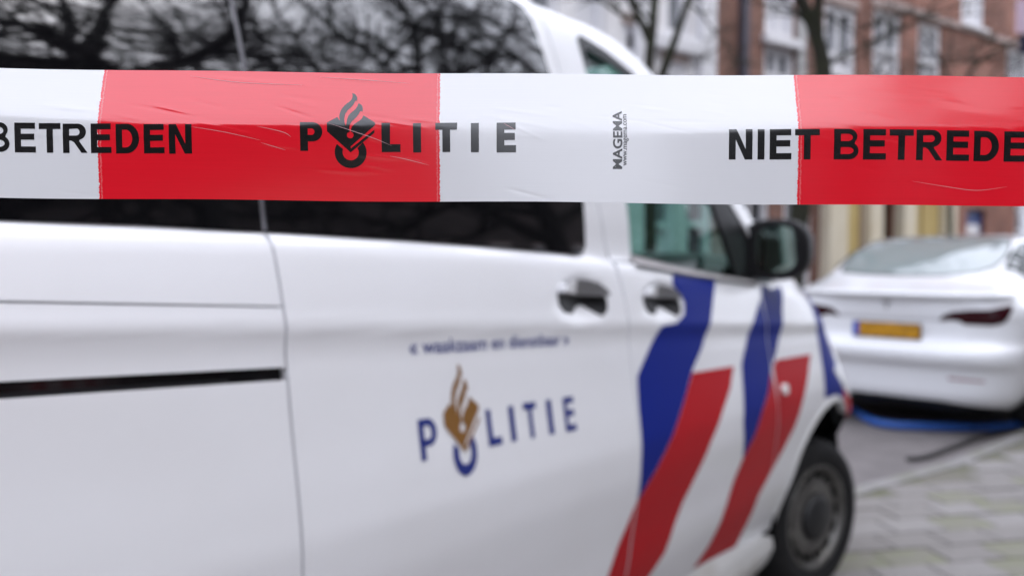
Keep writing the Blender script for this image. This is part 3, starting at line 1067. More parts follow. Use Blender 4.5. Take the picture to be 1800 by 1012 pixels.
tube('steering_wheel', bmw, .014, 'black_trim', van, 8)

# door handles
def handle(ds, dz, parent, k=1.):
    hb = [(-1.745, 1.238), (-1.546, 1.225), (-1.538, 1.206), (-1.547, 1.184), (-1.573, 1.172), (-1.600, 1.184), (-1.628, 1.200), (-1.655, 1.201), (-1.690, 1.184), (-1.724, 1.189), (-1.744, 1.207)]
    hg = [(-1.745, 1.234), (-1.744, 1.250), (-1.725, 1.261), (-1.68, 1.268), (-1.63, 1.266), (-1.585, 1.256), (-1.555, 1.240), (-1.543, 1.226), (-1.546, 1.218)]
    f = lambda l: [(a + ds, b_ + dz - .065 * ds * 0) for a, b_ in l]
    r = conform('handle_shadow_gap', [f(hb)], van_fn, 'black_trim', parent, (.02, .012), .0035, .004)  # black outline painted in for the shadow gap below the grip
    conform('door_handle', [f(hg)], van_fn, 'handle_grey', parent, (.02, .012), .022, .022)
    conform('lock_cap', [f([(-1.745, 1.238), (-1.744, 1.250), (-1.725, 1.261), (-1.695, 1.2655), (-1.693, 1.234)])], van_fn, 'van_white', parent, (.02, .012), .0235, .004)
handle(0, 0, slider)
handle(.398, -.024, door)

# striping
B1 = [(-1.135, 1.268), (-.854, 1.244), (-.90, 1.196), (-.965, 1.113), (-1.025, 1.047), (-1.109, .988), (-1.167, .93), (-1.241, .862), (-1.331, .785), (-1.4485, .690), (-1.449, .78), (-1.445, .86), (-1.442, .923),
      (-1.43, 1.006), (-1.38, 1.048), (-1.327, 1.089), (-1.275, 1.128), (-1.19, 1.130), (-1.13, 1.150), (-1.112, 1.185), (-1.135, 1.215), (-1.165, 1.238), (-1.155, 1.262)]
R1 = [(-1.112, .981), (-.814, .968), (-.862, .907), (-.939, .848), (-1.028, .768), (-1.101, .687), (-1.168, .617), (-1.203, .558), (-1.236, .483), (-1.299, .434), (-1.36, .365), (-1.4485, .365), (-1.4485, .688), (-1.331, .783), (-1.241, .860), (-1.167, .928)]
R1b = [(-1.4555, .365), (-1.66, .365), (-1.62, .46), (-1.552, .516), (-1.52, .584), (-1.49, .629), (-1.4555, .686)]
B2a = [(-.508, 1.172), (-.54, 1.151), (-.636, 1.089), (-.686, 1.035), (-.75, .967), (-.766, .895), (-.79, .789), (-.761, .661), (-.686, .726), (-.627, .803), (-.56, .852), (-.505, .922), (-.4985, .93), (-.5035, 1.1)]
B2b = [(-.4925, 1.18), (-.458, 1.215), (-.24, 1.21), (-.28, 1.165), (-.319, 1.12), (-.356, 1.049), (-.434, .974), (-.489, .934), (-.4965, 1.1)]
R2a = [(-.504, .919), (-.56, .850), (-.627, .801), (-.686, .724), (-.761, .658), (-.801, .602), (-.831, .533), (-.855, .464), (-.89, .398), (-.96, .34), (-.60, .305), (-.556, .414), (-.541, .482), (-.4505, .56), (-.488, .80)]
R2b = [(-.478, .932), (-.434, .950), (-.067, .935), (-.138, .859), (-.219, .783), (-.291, .686), (-.373, .614), (-.443, .560), (-.4815, .80)]
B3 = [(.075, 1.19), (.070, 1.12), (.053, 1.066), (.050, .99), (.052, .928), (.048, .85), (.030, .750), (.20, .742), (.30, .71), (.31, .80), (.275, .90), (.25, .986), (.24, 1.08), (.24, 1.14)]
R3 = [(.305, .71), (.37, .665), (.46, .585), (.60, .60), (.55, .72), (.45, .80), (.315, .80)]
for nm, polys, mt, par in (('blue_stripe', [B1], 'livery_blue', door), ('red_stripe', [R1], 'livery_red', door), ('red_stripe', [R1b], 'livery_red', slider), ('blue_stripe', [B2a], 'livery_blue', door),
                           ('blue_stripe', [B2b], 'livery_blue', wingo), ('red_stripe', [R2a], 'livery_red', door), ('red_stripe', [R2b], 'livery_red', wingo), ('blue_stripe', [B3], 'livery_blue', wingo), ('red_stripe', [R3], 'livery_red', wingo)):
    conform(nm, polys, van_fn, mt, par, (.03, .0155), .0012)

# lettering on the sliding door
vw_ = []
for ch, s0, s1, zt, zb in [('P', -2.2318, -2.1854, 1.0221, .9479), ('L', -2.0425, -2.0004, 1.0118, .9394), ('I', -1.9705, -1.9535, 1.0089, .9366), ('T', -1.9207, -1.8763, 1.0071, .9324), ('I', -1.8382, -1.8193, 1.0031, .9280), ('E', -1.7741, -1.7319, .9988, .9225)]:
    for poly in glyph(ch, th=.014 / (zt - zb), tv=.0135 / (s1 - s0)):
        loops = poly if isinstance(poly[0][0], (tuple, list)) else [poly]
        vw_ = [[[(s0 + x * (s1 - s0), zb + y * (zt - zb) - .05 * (x - .5) * (s1 - s0)) for x, y in l] for l in loops]]
        conform('printed_letter', vw_, van_fn, 'logo_blue', slider, (.03, .02), .0013)
fx = lambda x: -2.164 + (x - 220) * 2.05e-4
fy = lambda y: 1.1108 - (y - 112) * 2.63e-4
conform('emblem_ring', [emblem('ring', fx, fy)], van_fn, 'logo_blue', slider, (.03, .02), .0013)
conform('emblem_flame', [emblem('flame', fx, fy)], van_fn, 'logo_gold', slider, (.03, .02), .0018)
tvs, tfs = text_raw('\u00ab waakzaam en dienstbaar \u00bb', .012)
w0, w1 = min(p[0] for p in tvs), max(p[0] for p in tvs)
hm = max(p[1] for p in tvs)
raw = [(-2.235 + (a - w0) / (w1 - w0) * .51, 1.142 + b_ / hm * .026 - (a - w0) / (w1 - w0) * .026) for a, b_ in tvs]
conform('motto_letters', [], van_fn, 'motto_blue', slider, (.03, .02), .0013, raw=(raw, tfs))

# wheels
def van_wheel(s, y, z, steer, flip):
    wl = empty('wheel', (s, y, z), steer)
    wl.parent = van
    sg = -1 if not flip else 1
    tyre = [(.215, .0), (.235, .012), (.27, .020), (.305, .010), (.322, -.012), (.331, -.04), (.331, -.17), (.318, -.20), (.27, -.215), (.215, -.20)]
    lathe('tyre', [(r, sg * h) for r, h in tyre], 'rubber', wl, 56)
    rim = [(.222, -.02), (.222, .008), (.213, .010), (.205, -.006), (.198, -.028), (.185, -.030), (.150, -.006), (.120, .0), (.095, -.012), (.072, -.014), (.066, .012), (.0, .018)]
    rm = lathe('rim', [(r, sg * h) for r, h in rim], 'steel_rim', wl, 56)
    lathe('hub_cap', [(.098, sg * -.006), (.094, sg * .010), (.07, sg * .022), (.0, sg * .030)], 'hub_black', wl, 32)
    for i in range(14):
        a = 2 * math.pi * i / 14
        bm = bmesh.new()
        add_box(bm, (.172 * math.cos(a), sg * -.0165, .172 * math.sin(a)), (.030, .010, .046), Matrix.Rotation(-a, 3, 'Y') @ Matrix.Rotation(R(34) * sg, 3, 'Z'), .003)
        from_bm('vent_hole', bm, 'dark_void', rm)
    return wl
van_wheel(FW + .04, .035, .33 + PAVE_Z, R(-13), False)
van_wheel(RW, .045, .33 + PAVE_Z, 0, False)
van_wheel(FW, VW - .06, .33 + ROAD_Z, R(-13), True)
van_wheel(RW, VW - .06, .33 + ROAD_Z, 0, True)

# wing mirror: rounded housing with glass facing backwards
def superell(cx, cy, rx, ry, n, k=40):
    res = []
    for i in range(k):
        a = 2 * math.pi * i / k
        c, s_ = math.cos(a), math.sin(a)
        res.append((cx + rx * math.copysign(abs(c) ** (2 / n), c), cy + ry * math.copysign(abs(s_) ** (2 / n), s_)))
    return res
mir = empty('wing_mirror', (-.47, 0, 1.343))
mir.parent = van
rows = []
for x, sc_ in ((-.012, .90), (-.012, .97), (0, 1.0), (.03, 1.0), (.07, .95), (.11, .80), (.135, .55), (.145, .0)):
    rows.append([Vector((x + .10 * a, -a, b_)) for a, b_ in [(p[0] * sc_ + .014, p[1] * sc_) for p in superell(0, 0, .118, .108, 2.8)]])
vs = [v for r in rows for v in r]
k = 40
fs = [(i * k + j, i * k + (j + 1) % k, (i + 1) * k + (j + 1) % k, (i + 1) * k + j) for i in range(len(rows) - 1) for j in range(k)]
from_lists('housing', vs, fs, 'black_trim', mir, True)
gl = [Vector((-.017 + .10 * a + .02 * b_, -a, b_)) for a, b_ in superell(.026, .002, .072, .080, 3.0)]
from_lists('mirror_glass', gl, [tuple(range(len(gl)))], 'mirror', mir)
gl2 = [Vector((-.0135 + .10 * a, -a, b_)) for a, b_ in superell(.012, 0, .104, .096, 3.0)]
from_lists('inner_rim', gl2, [tuple(range(len(gl2)))], 'black_trim', mir)
box('mirror_arm', (.04, .12, -.075), (.09, .12, .05), 'black_trim', mir, .015)

# ================================================================== PARKED WHITE CAR
CAR_A = R(44)
car = empty('parked_car', (3.055 * 1.035, 6.5 * 1.035, ROAD_Z), math.pi / 2 - CAR_A,
            'white electric hatchback with yellow number plate parked ahead of the police van', 'car')
car.scale = (1.035,) * 3
T = lambda tab: smooth_tab(tab)
yr = T([(.20, .14), (.26, .06), (.33, .02), (.45, .005), (.53, -.01), (.585, -.055), (.64, -.075), (.70, -.06), (.745, -.005), (.80, .012), (.90, .014), (.935, .008), (.95, .002), (1.03, .0), (1.075, .006), (1.095, -.045), (1.112, -.085), (1.13, -.080), (1.145, -.02),
        (1.17, .11), (1.21, .28), (1.26, .43), (1.30, .50), (1.40, .70), (1.50, .95), (1.57, 1.22), (1.61, 1.55), (1.63, 1.95), (1.638, 2.3)])
yf = T([(.20, 4.45), (.4, 4.60), (.6, 4.63), (.75, 4.58), (.85, 4.40), (.95, 4.05), (1.02, 3.62), (1.10, 3.42), (1.26, 3.18), (1.4, 2.98), (1.5, 2.84), (1.57, 2.72), (1.61, 2.58), (1.63, 2.46), (1.638, 2.32)])
hw = T([(.20, .80), (.30, .88), (.45, .925), (.62, .95), (.80, .96), (.93, .95), (1.0, .925), (1.05, .89), (1.13, .83), (1.20, .80), (1.30, .77), (1.42, .735), (1.52, .69), (1.58, .635), (1.612, .54), (1.630, .38), (1.638, .12)])
zz = []
z = .20
while z < 1.638:
    zz.append(z)
    z += .02 if z < 1.05 else (.008 if z < 1.18 else (.02 if z < 1.56 else .008))
zz.append(1.638)
N = 96
vs, fs = [], []
for z in zz:
    y0, y1, wd = yr(z), yf(z), hw(z)
    D = min(.55, (y1 - y0) * .45)
    nx = 3.6 if z < 1.1 else 3.0
    for i in range(N):
        a = 2 * math.pi * i / N
        c, s_ = math.cos(a), math.sin(a)
        lat = wd * math.copysign(abs(c) ** (2 / nx), c)
        lon = abs(s_) ** (2 / nx)
        x = (y0 + D * (1 - lon)) if s_ >= 0 else (y1 - 1.6 * D * (1 - lon) * min(1, (y1 - y0) / 3))
        vs.append((x, -lat, z))
M = len(zz)
for k in range(M - 1):
    for i in range(N):
        j = (i + 1) % N
        fs.append((k * N + i, k * N + j, (k + 1) * N + j, (k + 1) * N + i))
fs.append(tuple((M - 1) * N + i for i in range(N)))
fs.append(tuple(reversed(range(N))))
body = from_lists('body', vs, fs, 'car_white', car, True)
bvh = BVHTree.FromPolygons([Vector(v) for v in vs], fs)

def rear_fn(lat, z):
    h = bvh.ray_cast(Vector((-3, -lat, z)), Vector((1, 0, 0)))
    return h[0] if h[0] else Vector((.5, -lat, z))

def side_fn(sgn):
    def f(a, z):
        h = bvh.ray_cast(Vector((a * sgn, -3 * sgn, z)), Vector((0, sgn, 0)))
        return h[0] if h[0] else Vector((a * sgn, -.8 * sgn, z))
    return f

def rdecal(name, polys, material, lift=.004, step=(.04, .03), flange=0., parent=car):
    # seen from behind the car's own right is the viewer's right: flip so that normals face back
    return conform(name, polys, rear_fn, material, parent, step, lift, flange, eps=.006)

rdecal('rear_window', [[(-.56, 1.275), (-.30, 1.262), (0, 1.258), (.30, 1.262), (.50, 1.285), (.60, 1.325), (.635, 1.40), (.62, 1.49), (.56, 1.565), (.30, 1.588), (0, 1.594), (-.30, 1.588), (-.56, 1.565), (-.62, 1.49), (-.635, 1.40), (-.60, 1.31)]], 'rear_glass', .004, (.05, .03))
EDGE = [(-.60, 1.31), (-.56, 1.275), (-.30, 1.262), (0, 1.258), (.30, 1.262), (.50, 1.285), (.60, 1.325), (.635, 1.40), (.62, 1.49), (.56, 1.565), (.30, 1.588), (0, 1.594), (-.30, 1.588), (-.56, 1.565), (-.62, 1.49), (-.635, 1.40)]
rdecal('window_edge', [[[(a * 1.025, 1.42 + (b_ - 1.42) * 1.055) for a, b_ in EDGE], [(a * .995, 1.42 + (b_ - 1.42) * .99) for a, b_ in EDGE]]], 'black_trim', .003, (.05, .03))
LAMP = [(.385, .925), (.42, .962), (.48, .985), (.58, .995), (.72, 1.002), (.80, 1.020), (.84, 1.03), (.85, 1.00), (.83, .950), (.80, .922), (.74, .908), (.56, .910), (.53, .928), (.47, .936)]
for sg in (1, -1):
    lp = rdecal('tail_light', [[(p[0] * sg, .965 + (p[1] - .965) * 1.30) for p in LAMP]], 'tail_red', .006, (.03, .02), .01)
    rdecal('reflector', [[(sg * a, b_) for a, b_ in [(.46, .478), (.70, .470), (.70, .457), (.46, .463)]]], 'reflector_red')
    rdecal('boot_seam', [[(sg * a, b_) for a, b_ in [(0, .912), (.385, .921), (.385, .926), (0, .917)]]], 'seal_grey', .002)
rdecal('lower_valance', [[(-.80, .202), (.80, .202), (.78, .245), (.60, .262), (.40, .285), (-.40, .285), (-.60, .262), (-.78, .245)]], 'black_trim', .006)
E_T = [(-.045, 1.058), (.045, 1.058), (.03, 1.040), (.012, 1.043), (.004, .985), (-.004, .985), (-.012, 1.043), (-.03, 1.040)]
rdecal('emblem', [E_T], 'emblem_grey', .004, (.02, .02), .003)
plate = box('number_plate', (-.012, 0, .822), (.014, .52, .115), 'plate_yellow', car, .004)
box('country_band', (-.0205, .236, .822), (.003, .045, .112), 'plate_blue', plate)
box('plate_holder', (-.004, 0, .820), (.012, .535, .128), 'black_trim', plate, .003)
for sg in (1, -1):
    f = side_fn(sg)
    qwin = [(.70, 1.315), (.86, 1.25), (1.08, 1.215), (1.95, 1.185), (3.0, 1.16), (3.2, 1.165), (2.95, 1.32), (2.7, 1.46), (2.2, 1.55), (1.6, 1.555), (1.25, 1.52), (.95, 1.43)]
    conform('side_window', [[(p[0] * sg, p[1]) for p in qwin]], f, 'car_glass', car, (.08, .04), .004, 0, eps=.006)
for x in (.93, 3.80):
    for sg in (1, -1):
        wl = empty('wheel', (x, sg * .86, .345))
        wl.parent = car
        tyre = [(.23, .0), (.26, .012), (.31, .010), (.335, -.012), (.345, -.04), (.345, -.19), (.32, -.21), (.23, -.20)]
        lathe('tyre', [(r, sg * (h + .085)) for r, h in tyre], 'rubber', wl, 40)
        lathe('rim', [(.235, sg * .075), (.225, sg * .085), (.19, sg * .06), (.06, sg * .075), (0, sg * .08)], 'steel_rim', wl, 40)
        ar = [(x * -sg + .39 * math.cos(R(a)), .345 + .39 * math.sin(R(a))) for a in range(-18, 199, 12)]
        conform('wheel_arch', [[(p[0], max(.205, p[1])) for p in ar]], side_fn(-sg), 'dark_void', car, (.06, .06), .003, 0, eps=.006)
# dark underside
box('underside', (2.3, 0, .185), (4.2, 1.4, .03), 'dark_void', car)

# ---- cables on the road behind the car
c0 = [so(1.9, -1.9, 0), so(2.25, -1.2, 0), so(2.55, -.75, 0)]
def on_ground(px, py, z):
    """camera-independent numbers worked out once: a point of the street from its bearing and drop."""
    f, pit = 1404., math.atan(56 / 1404.)
    x, u = (px - 900) / f, (506 - py) / f
    r = Vector((x, math.cos(pit) + u * math.sin(pit), -math.sin(pit) + u * math.cos(pit)))
    t = (z - CAM_H) / r.z
    return Vector((0, 0, CAM_H)) + r * t
cz = ROAD_Z + .036
cpts = [on_ground(*p, cz) for p in ((1440, 690), (1470, 697), (1495, 713), (1515, 730), (1540, 742), (1580, 748), (1640, 750), (1710, 751), (1760, 750), (1800, 745), (1860, 730), (1950, 715))]
cab = tube('charging_cable', [p for p in cr(cpts, 6)], .036, 'cable_blue', None, 12)
tag(cab, 'thick blue charging cable lying across the road behind the white car', 'cable')
cpts = [on_ground(*p, ROAD_Z + .02) for p in ((1595, 806), (1620, 804), (1650, 795), (1690, 780), (1730, 767), (1790, 752))]
cab2 = tube('rubber_hose', [p for p in cr(cpts, 6)], [.017] * 31, 'cable_black', None, 10)
tag(cab2, 'black rubber hose lying in the gutter along the kerb', 'hose')

# ================================================================== HOUSES ACROSS THE STREET
FA = R(55)
F0 = Vector((6.4, 15, -.10))

def house(name, origin, rz, t0, t1, h, wall, label, wins, depth=7., roofm='roof_tile', extras=(), group=None):
    root = empty(name, origin, rz, label, 'house', group)
    loops = [[Vector((t0, h, 0)), Vector((t0, 0, 0)), Vector((t1, 0, 0)), Vector((t1, h, 0))]]
    for (a, b_, z0, z1, *_r) in wins:
        loops.append([Vector((a, z0, 0)), Vector((a, z1, 0)), Vector((b_, z1, 0)), Vector((b_, z0, 0))])
    flat = [v for l in loops for v in l]
    tris = tessellate_polygon(loops)
    vs = [(v.x, 0, v.y) for v in flat]
    fs = [tuple(t) for t in tris]
    for (a, b_, z0, z1, *_r) in wins:            # reveals
        q = len(vs)
        ring = [(a, z0), (b_, z0), (b_, z1), (a, z1)]
        vs += [(x, 0, z) for x, z in ring] + [(x, .16, z) for x, z in ring]
        for k in range(4):
            k2 = (k + 1) % 4
            fs.append((q + k, q + k2, q + 4 + k2, q + 4 + k))
    q = len(vs)
    vs += [(t0, 0, 0), (t0, depth, 0), (t0, depth, h), (t0, 0, h), (t1, 0, 0), (t1, depth, 0), (t1, depth, h), (t1, 0, h)]
    fs += [(q, q + 1, q + 2, q + 3), (q + 4, q + 7, q + 6, q + 5), (q + 1, q + 5, q + 6, q + 2)]
    from_lists('wall', vs, fs, wall, root)
    mid = depth / 2
    from_lists('roof', [(t0, -.3, h), (t1, -.3, h), (t1, mid, h + 2.4), (t0, mid, h + 2.4), (t0, depth + .3, h), (t1, depth + .3, h)], [(0, 1, 2, 3), (3, 2, 5, 4), (0, 3, 4), (1, 5, 2)], roofm, root)
    for wn in wins:
        a, b_, z0, z1 = wn[:4]
        kind = wn[4] if len(wn) > 4 else 'sash'
        if kind in ('sash', 'curtain', 'dark'):
            fw = .11
            wo = bpy.data.objects.new('window', None)
            bm = bmesh.new()
            add_box(bm, (a + fw / 2, .085, (z0 + z1) / 2), (fw, .09, z1 - z0 - .004))
            add_box(bm, (b_ - fw / 2, .085, (z0 + z1) / 2), (fw, .09, z1 - z0 - .004))
            for zc, hh in ((z0 + fw / 2, fw), (z1 - fw / 2, fw), (z0 + (z1 - z0) * .66, .09)):
                add_box(bm, ((a + b_) / 2, .088, zc), (b_ - a - 2 * fw + .01, .08, hh))
            if b_ - a > .8:
                add_box(bm, ((a + b_) / 2, .092, (z0 + z1) / 2), (.08, .07, z1 - z0 - 2 * fw))
            wf = from_bm('window', bm, 'white_wood', root)
            pm = {'sash': 'pane', 'dark': 'pane_dark', 'curtain': 'curtain'}[kind]
            for x0, x1 in (((a, (a + b_) / 2), ((a + b_) / 2, b_)) if b_ - a > .8 else ((a, b_),)):
                zm = z0 + (z1 - z0) * .66
                box('pane', ((x0 + x1) / 2, .13, (z0 + zm) / 2), (x1 - x0, .012, zm - z0), pm, wf)
                box('pane', ((x0 + x1) / 2, .132, (z1 + zm) / 2), (x1 - x0, .012, z1 - zm), pm if kind != 'curtain' else 'pane', wf)
            box('sill', ((a + b_) / 2, -.03, z0 - .045), (b_ - a + .12, .16, .07), 'white_wood', wf, .01)
            box('lintel', ((a + b_) / 2, -.012, z1 + .09), (b_ - a + .10, .03, .16), 'stone_band', wf)
        elif kind == 'door':
            d = box('door', ((a + b_) / 2, .12, (z0 + z1) / 2), (b_ - a - .004, .06, z1 - z0 - .004), wn[5], root)
            for zc, hh in ((z0 + .55, .8), (z0 + 1.55, .9)):
                box('panel', ((a + b_) / 2, .082, zc), ((b_ - a) * .62, .03, hh), wn[6] if len(wn) > 6 else wn[5], d, .008)
            box('handle', (a + .12, .07, z0 + 1.05), (.03, .06, .14), 'emblem_grey', d)
    for nm, c, s_, mt in extras:
        box(nm, c, s_, mt, root, .012)
    return root

FR = math.pi / 2 - FA
zb = ROAD_Z
white_wins = [(-7.7, -7.0, .6, 2.6, 'curtain'), (-6.6, -5.9, .6, 2.6, 'dark'), (-5.35, -4.75, .3, 2.7, 'curtain'), (-4.55, -3.95, .6, 2.6, 'dark'),
              (-7.6, -7.05, 3.7, 5.9, 'sash'), (-6.75, -6.2, 3.7, 5.9, 'curtain'), (-5.85, -5.35, 3.7, 4.75, 'dark'), (-5.05, -4.55, 3.9, 4.35, 'dark'), (-5.0, -4.5, 4.75, 6.2, 'sash'), (-9.6, -8.9, .8, 2.6, 'sash'), (-9.6, -8.9, 3.8, 5.8, 'sash')]
house('terraced_house', F0, FR, -10.4, -3.95, 9.6, 'plaster', 'pale plastered house with tall windows behind the bare tree', white_wins,
      extras=[('ledge', (-4.78, -.06, 4.60), (1.3, .16, .20), 'white_wood'), ('pilaster', (-4.15, -.05, 4.6), (.34, .14, 3.4), 'white_wood'), ('pilaster', (-5.55, -.05, 4.6), (.22, .12, 3.4), 'white_wood')])
a_wins = [(-2.68, -1.86, 3.55, 4.95, 'sash'), (-2.68, -1.86, 5.12, 6.3, 'curtain'), (-1.02, -.02, 3.4, 5.95, 'curtain'), (-3.4, -2.5, .7, 2.6, 'dark'), (-2.1, -1.3, .75, 2.5, 'curtain')]
house('terraced_house', F0, FR, -3.95, .02, 10.4, 'brick_brown', 'brown brick house with a dark drainpipe between white windows', a_wins,
      extras=[('drainpipe', (-3.28, -.07, 5.2), (.13, .13, 10.2), 'pipe'), ('side_post', (-1.70, -.02, 4.9), (.24, .06, 2.9), 'grey_wood'), ('pilaster', (-.78, -.10, 1.6), (.56, .22, 3.1), 'cream'), ('panel', (-.20, -.03, 1.9), (.52, .10, 2.6), 'ochre'),
              ('ledge', (-2.25, -.06, 5.03), (1.0, .14, .14), 'white_wood'), ('ledge', (-.9, -.10, 4.70), (.7, .2, .12), 'white_wood')])
b_wins = [(.53, 1.52, 3.9, 6.12, 'curtain'), (2.15, 3.05, 3.9, 6.15, 'sash'), (3.87, 4.88, 6.38, 8.2, 'curtain'), (6.0, 7.0, 3.9, 6.2, 'sash'), (8.0, 9.0, 3.9, 6.2, 'curtain'), (.66, 1.36, .12, 2.75, 'door', 'door_brown'),
          (4.28, 5.16, .12, 2.45, 'door', 'door_blue', 'curtain'), (6.6, 7.8, .9, 2.6, 'dark'), (9.2, 10.4, .9, 2.6, 'sash')]
house('terraced_house', F0, FR, .02, 12.0, 11.0, 'brick_red', 'red brick house with cream pilasters beside its brown front door', b_wins,
      extras=[('pilaster', (.44, -.10, 1.6), (.40, .24, 3.1), 'cream'), ('pilaster', (1.60, -.10, 1.6), (.44, .24, 3.1), 'cream'), ('panel', (2.02, -.03, 1.7), (.38, .10, 2.9), 'ochre'), ('panel', (2.62, -.04, 1.8), (.64, .10, 2.7), 'ochre'),
              ('pilaster', (3.20, -.10, 1.6), (.46, .24, 3.1), 'cream'), ('cornice', (1.75, -.16, 3.25), (3.5, .36, .22), 'cream'), ('string_course', (6.4, -.03, 6.28), (11.0, .06, .12), 'stone_band'),
              ('string_course', (6.4, -.03, 3.72), (10.8, .06, .12), 'stone_band'), ('lamp', (7.0, -.12, 2.35), (.5, .24, .14), 'white_wood')])

# low garden wall with pale coping in front of the brown house
gw = empty('garden_wall', F0, FR, 'low brick garden wall with pale coping seen beyond the wing mirror', 'wall')
box('brickwork', (-1.1, -1.6, .42), (3.4, .22, .84), 'brick_red', gw)
for k in range(7):
    box('coping_stone', (-2.56 + k * .487, -1.6, .885), (.478, .30, .09), 'white_wood', gw, .01)
box('pier', (.45, -1.62, .55), (.32, .32, 1.1), 'cream', gw, .02)

# ================================================================== BICYCLE by the garden wall
bk = empty('bicycle', F0 + Vector((math.sin(FA), math.cos(FA), 0)) * -.55 + Vector((math.cos(FA), -math.sin(FA), 0)) * 2.1, FR + .12,
           'dark city bicycle leaning by the low garden wall', 'bicycle')
for x in (-.52, .52):
    wl = empty('wheel', (x, 0, .35)); wl.parent = bk
    tube('tyre', [(.33 * math.cos(R(a)), 0, .33 * math.sin(R(a))) for a in range(0, 361, 12)], .02, 'rubber', wl, 6)
    vs, fs = [], []
    for a in range(0, 360, 30):
        tube_data([(0, 0, 0), (.32 * math.cos(R(a)), 0, .32 * math.sin(R(a)))], .002, 3, vs, fs)
    from_lists('spokes', vs, fs, 'emblem_grey', wl)
vs, fs = [], []
for a, b_ in (((-.52, 0, .35), (-.10, 0, .33)), ((-.52, 0, .35), (-.22, 0, .80)), ((-.10, 0, .33), (-.24, 0, .90)), ((-.10, 0, .33), (.36, 0, .72)), ((-.20, 0, .75), (.34, 0, .82)), ((.32, 0, 1.05), (.52, 0, .35))):
    tube_data([a, b_], .018, 8, vs, fs)
from_lists('frame', vs, fs, 'gloss_black', bk, True)
tube('handlebar', [(.10, -.28, 1.02), (.24, -.26, 1.10), (.31, 0, 1.07), (.24, .26, 1.10), (.10, .28, 1.02)], .013, 'emblem_grey', bk, 8)
box('saddle', (-.27, 0, .95), (.26, .16, .07), 'black_trim', bk, .03)
box('crate', (.62, 0, .95), (.34, .40, .24), 'sign_dark', bk, .02)

# ================================================================== HOUSES BEHIND THE CAMERA (mirrored in the glass and paint)
BN = VN * 15.5
for i, (a0, a1, h, lb) in enumerate(((-16, -5, 8.2, 'dark brick house across the pavement, low one behind the camera'), (-5, 3.5, 8.8, 'narrow dark brick house across the pavement behind the camera'),
                                     (3.5, 16, 14.0, 'tall dark brick house across the pavement opposite the van'), (16, 34, 14.0, 'tallest dark brick house at the end of the row ahead'))):
    wn = []
    for k in range(7):
        x = a0 + 1.2 + k * 2.5
        if x + 1.3 > a1: continue
        wn += [(x, x + 1.1, 1.0, 2.7, 'dark'), (x, x + 1.1, 4.2, 6.0, 'dark')]
    # facing the street: local -y must point to the van
    house('row_house', VAN_P + BN + Vector((0, 0, PAVE_Z)), math.pi / 2 - VAN_A + math.pi, -a1, -a0, h, 'brick_dark', lb, [(-q[1], -q[0], *q[2:]) for q in wn], 6., 'roof_tile')

house('added_backdrop', so(-26, -6, ROAD_Z), math.pi / 2 - VAN_A + math.pi / 2, -23, 20, 13, 'brick_dark', 'unseen dark brick block added behind the camera to darken reflections', [(-10 + 4 * k, -8.6 + 4 * k, 4.2, 6.0, 'dark') for k in range(7)], 6.)  # added out of view so the tape's lower half mirrors something dark

# ================================================================== TREES
def tree(name, base, height, r0, seed, label, lean=(0, 0), limbs=6, levels=3, group=None, first=.30, mt='bark', spread=1., twig=1.):
    rg = random.Random(seed)
    root = empty(name, base, 0, label, 'tree', group)
    tv_, tf_, bv, bf = [], [], [], []
    def grow(p, d, length, r, lev):
        n_ = 5 if lev < 2 else 3
        pts, rad = [p.copy()], [r]
        q, dd = p.copy(), d.normalized()
        for i in range(n_):
            dd = (dd + Vector((rg.uniform(-1, 1), rg.uniform(-1, 1), rg.uniform(-.5, .9))) * (.16 + .07 * lev)).normalized()
            q = q + dd * (length / n_)
            pts.append(q.copy())
            rad.append(max(.0035, r * (1 - .62 * (i + 1) / n_)))
        (tube_data(pts, rad, 8, tv_, tf_) if lev == 0 else tube_data(pts, rad, 5 if lev < 3 else 3, bv, bf))
        if lev >= levels: return
        nb = (limbs, 7, 6, 4, 4)[lev]
        for k in range(nb):
            t = first + (1 - first) * (k + rg.random()) / nb if lev == 0 else .2 + .8 * (k + rg.random()) / nb
            i = min(n_ - 1, int(t * n_))
            fr = t * n_ - i
            bp_ = pts[i].lerp(pts[i + 1], fr)
            ax = (pts[i + 1] - pts[i]).normalized()
            side = Vector((rg.uniform(-1, 1), rg.uniform(-1, 1), rg.uniform(-.2, .5)))
            side = (side - ax * side.dot(ax)).normalized()
            nd = (ax * rg.uniform(.35, .9) + side * spread).normalized()
            grow(bp_, nd, length * rg.uniform(.42, .62), max(.008, (rad[i] * .58) * twig), lev + 1)
    grow(Vector((0, 0, 0)), Vector((lean[0], lean[1], 1)), height, r0, 0)
    from_lists('trunk', tv_, tf_, mt, root, True)
    from_lists('crown', bv, bf, mt, root, True)
    return root

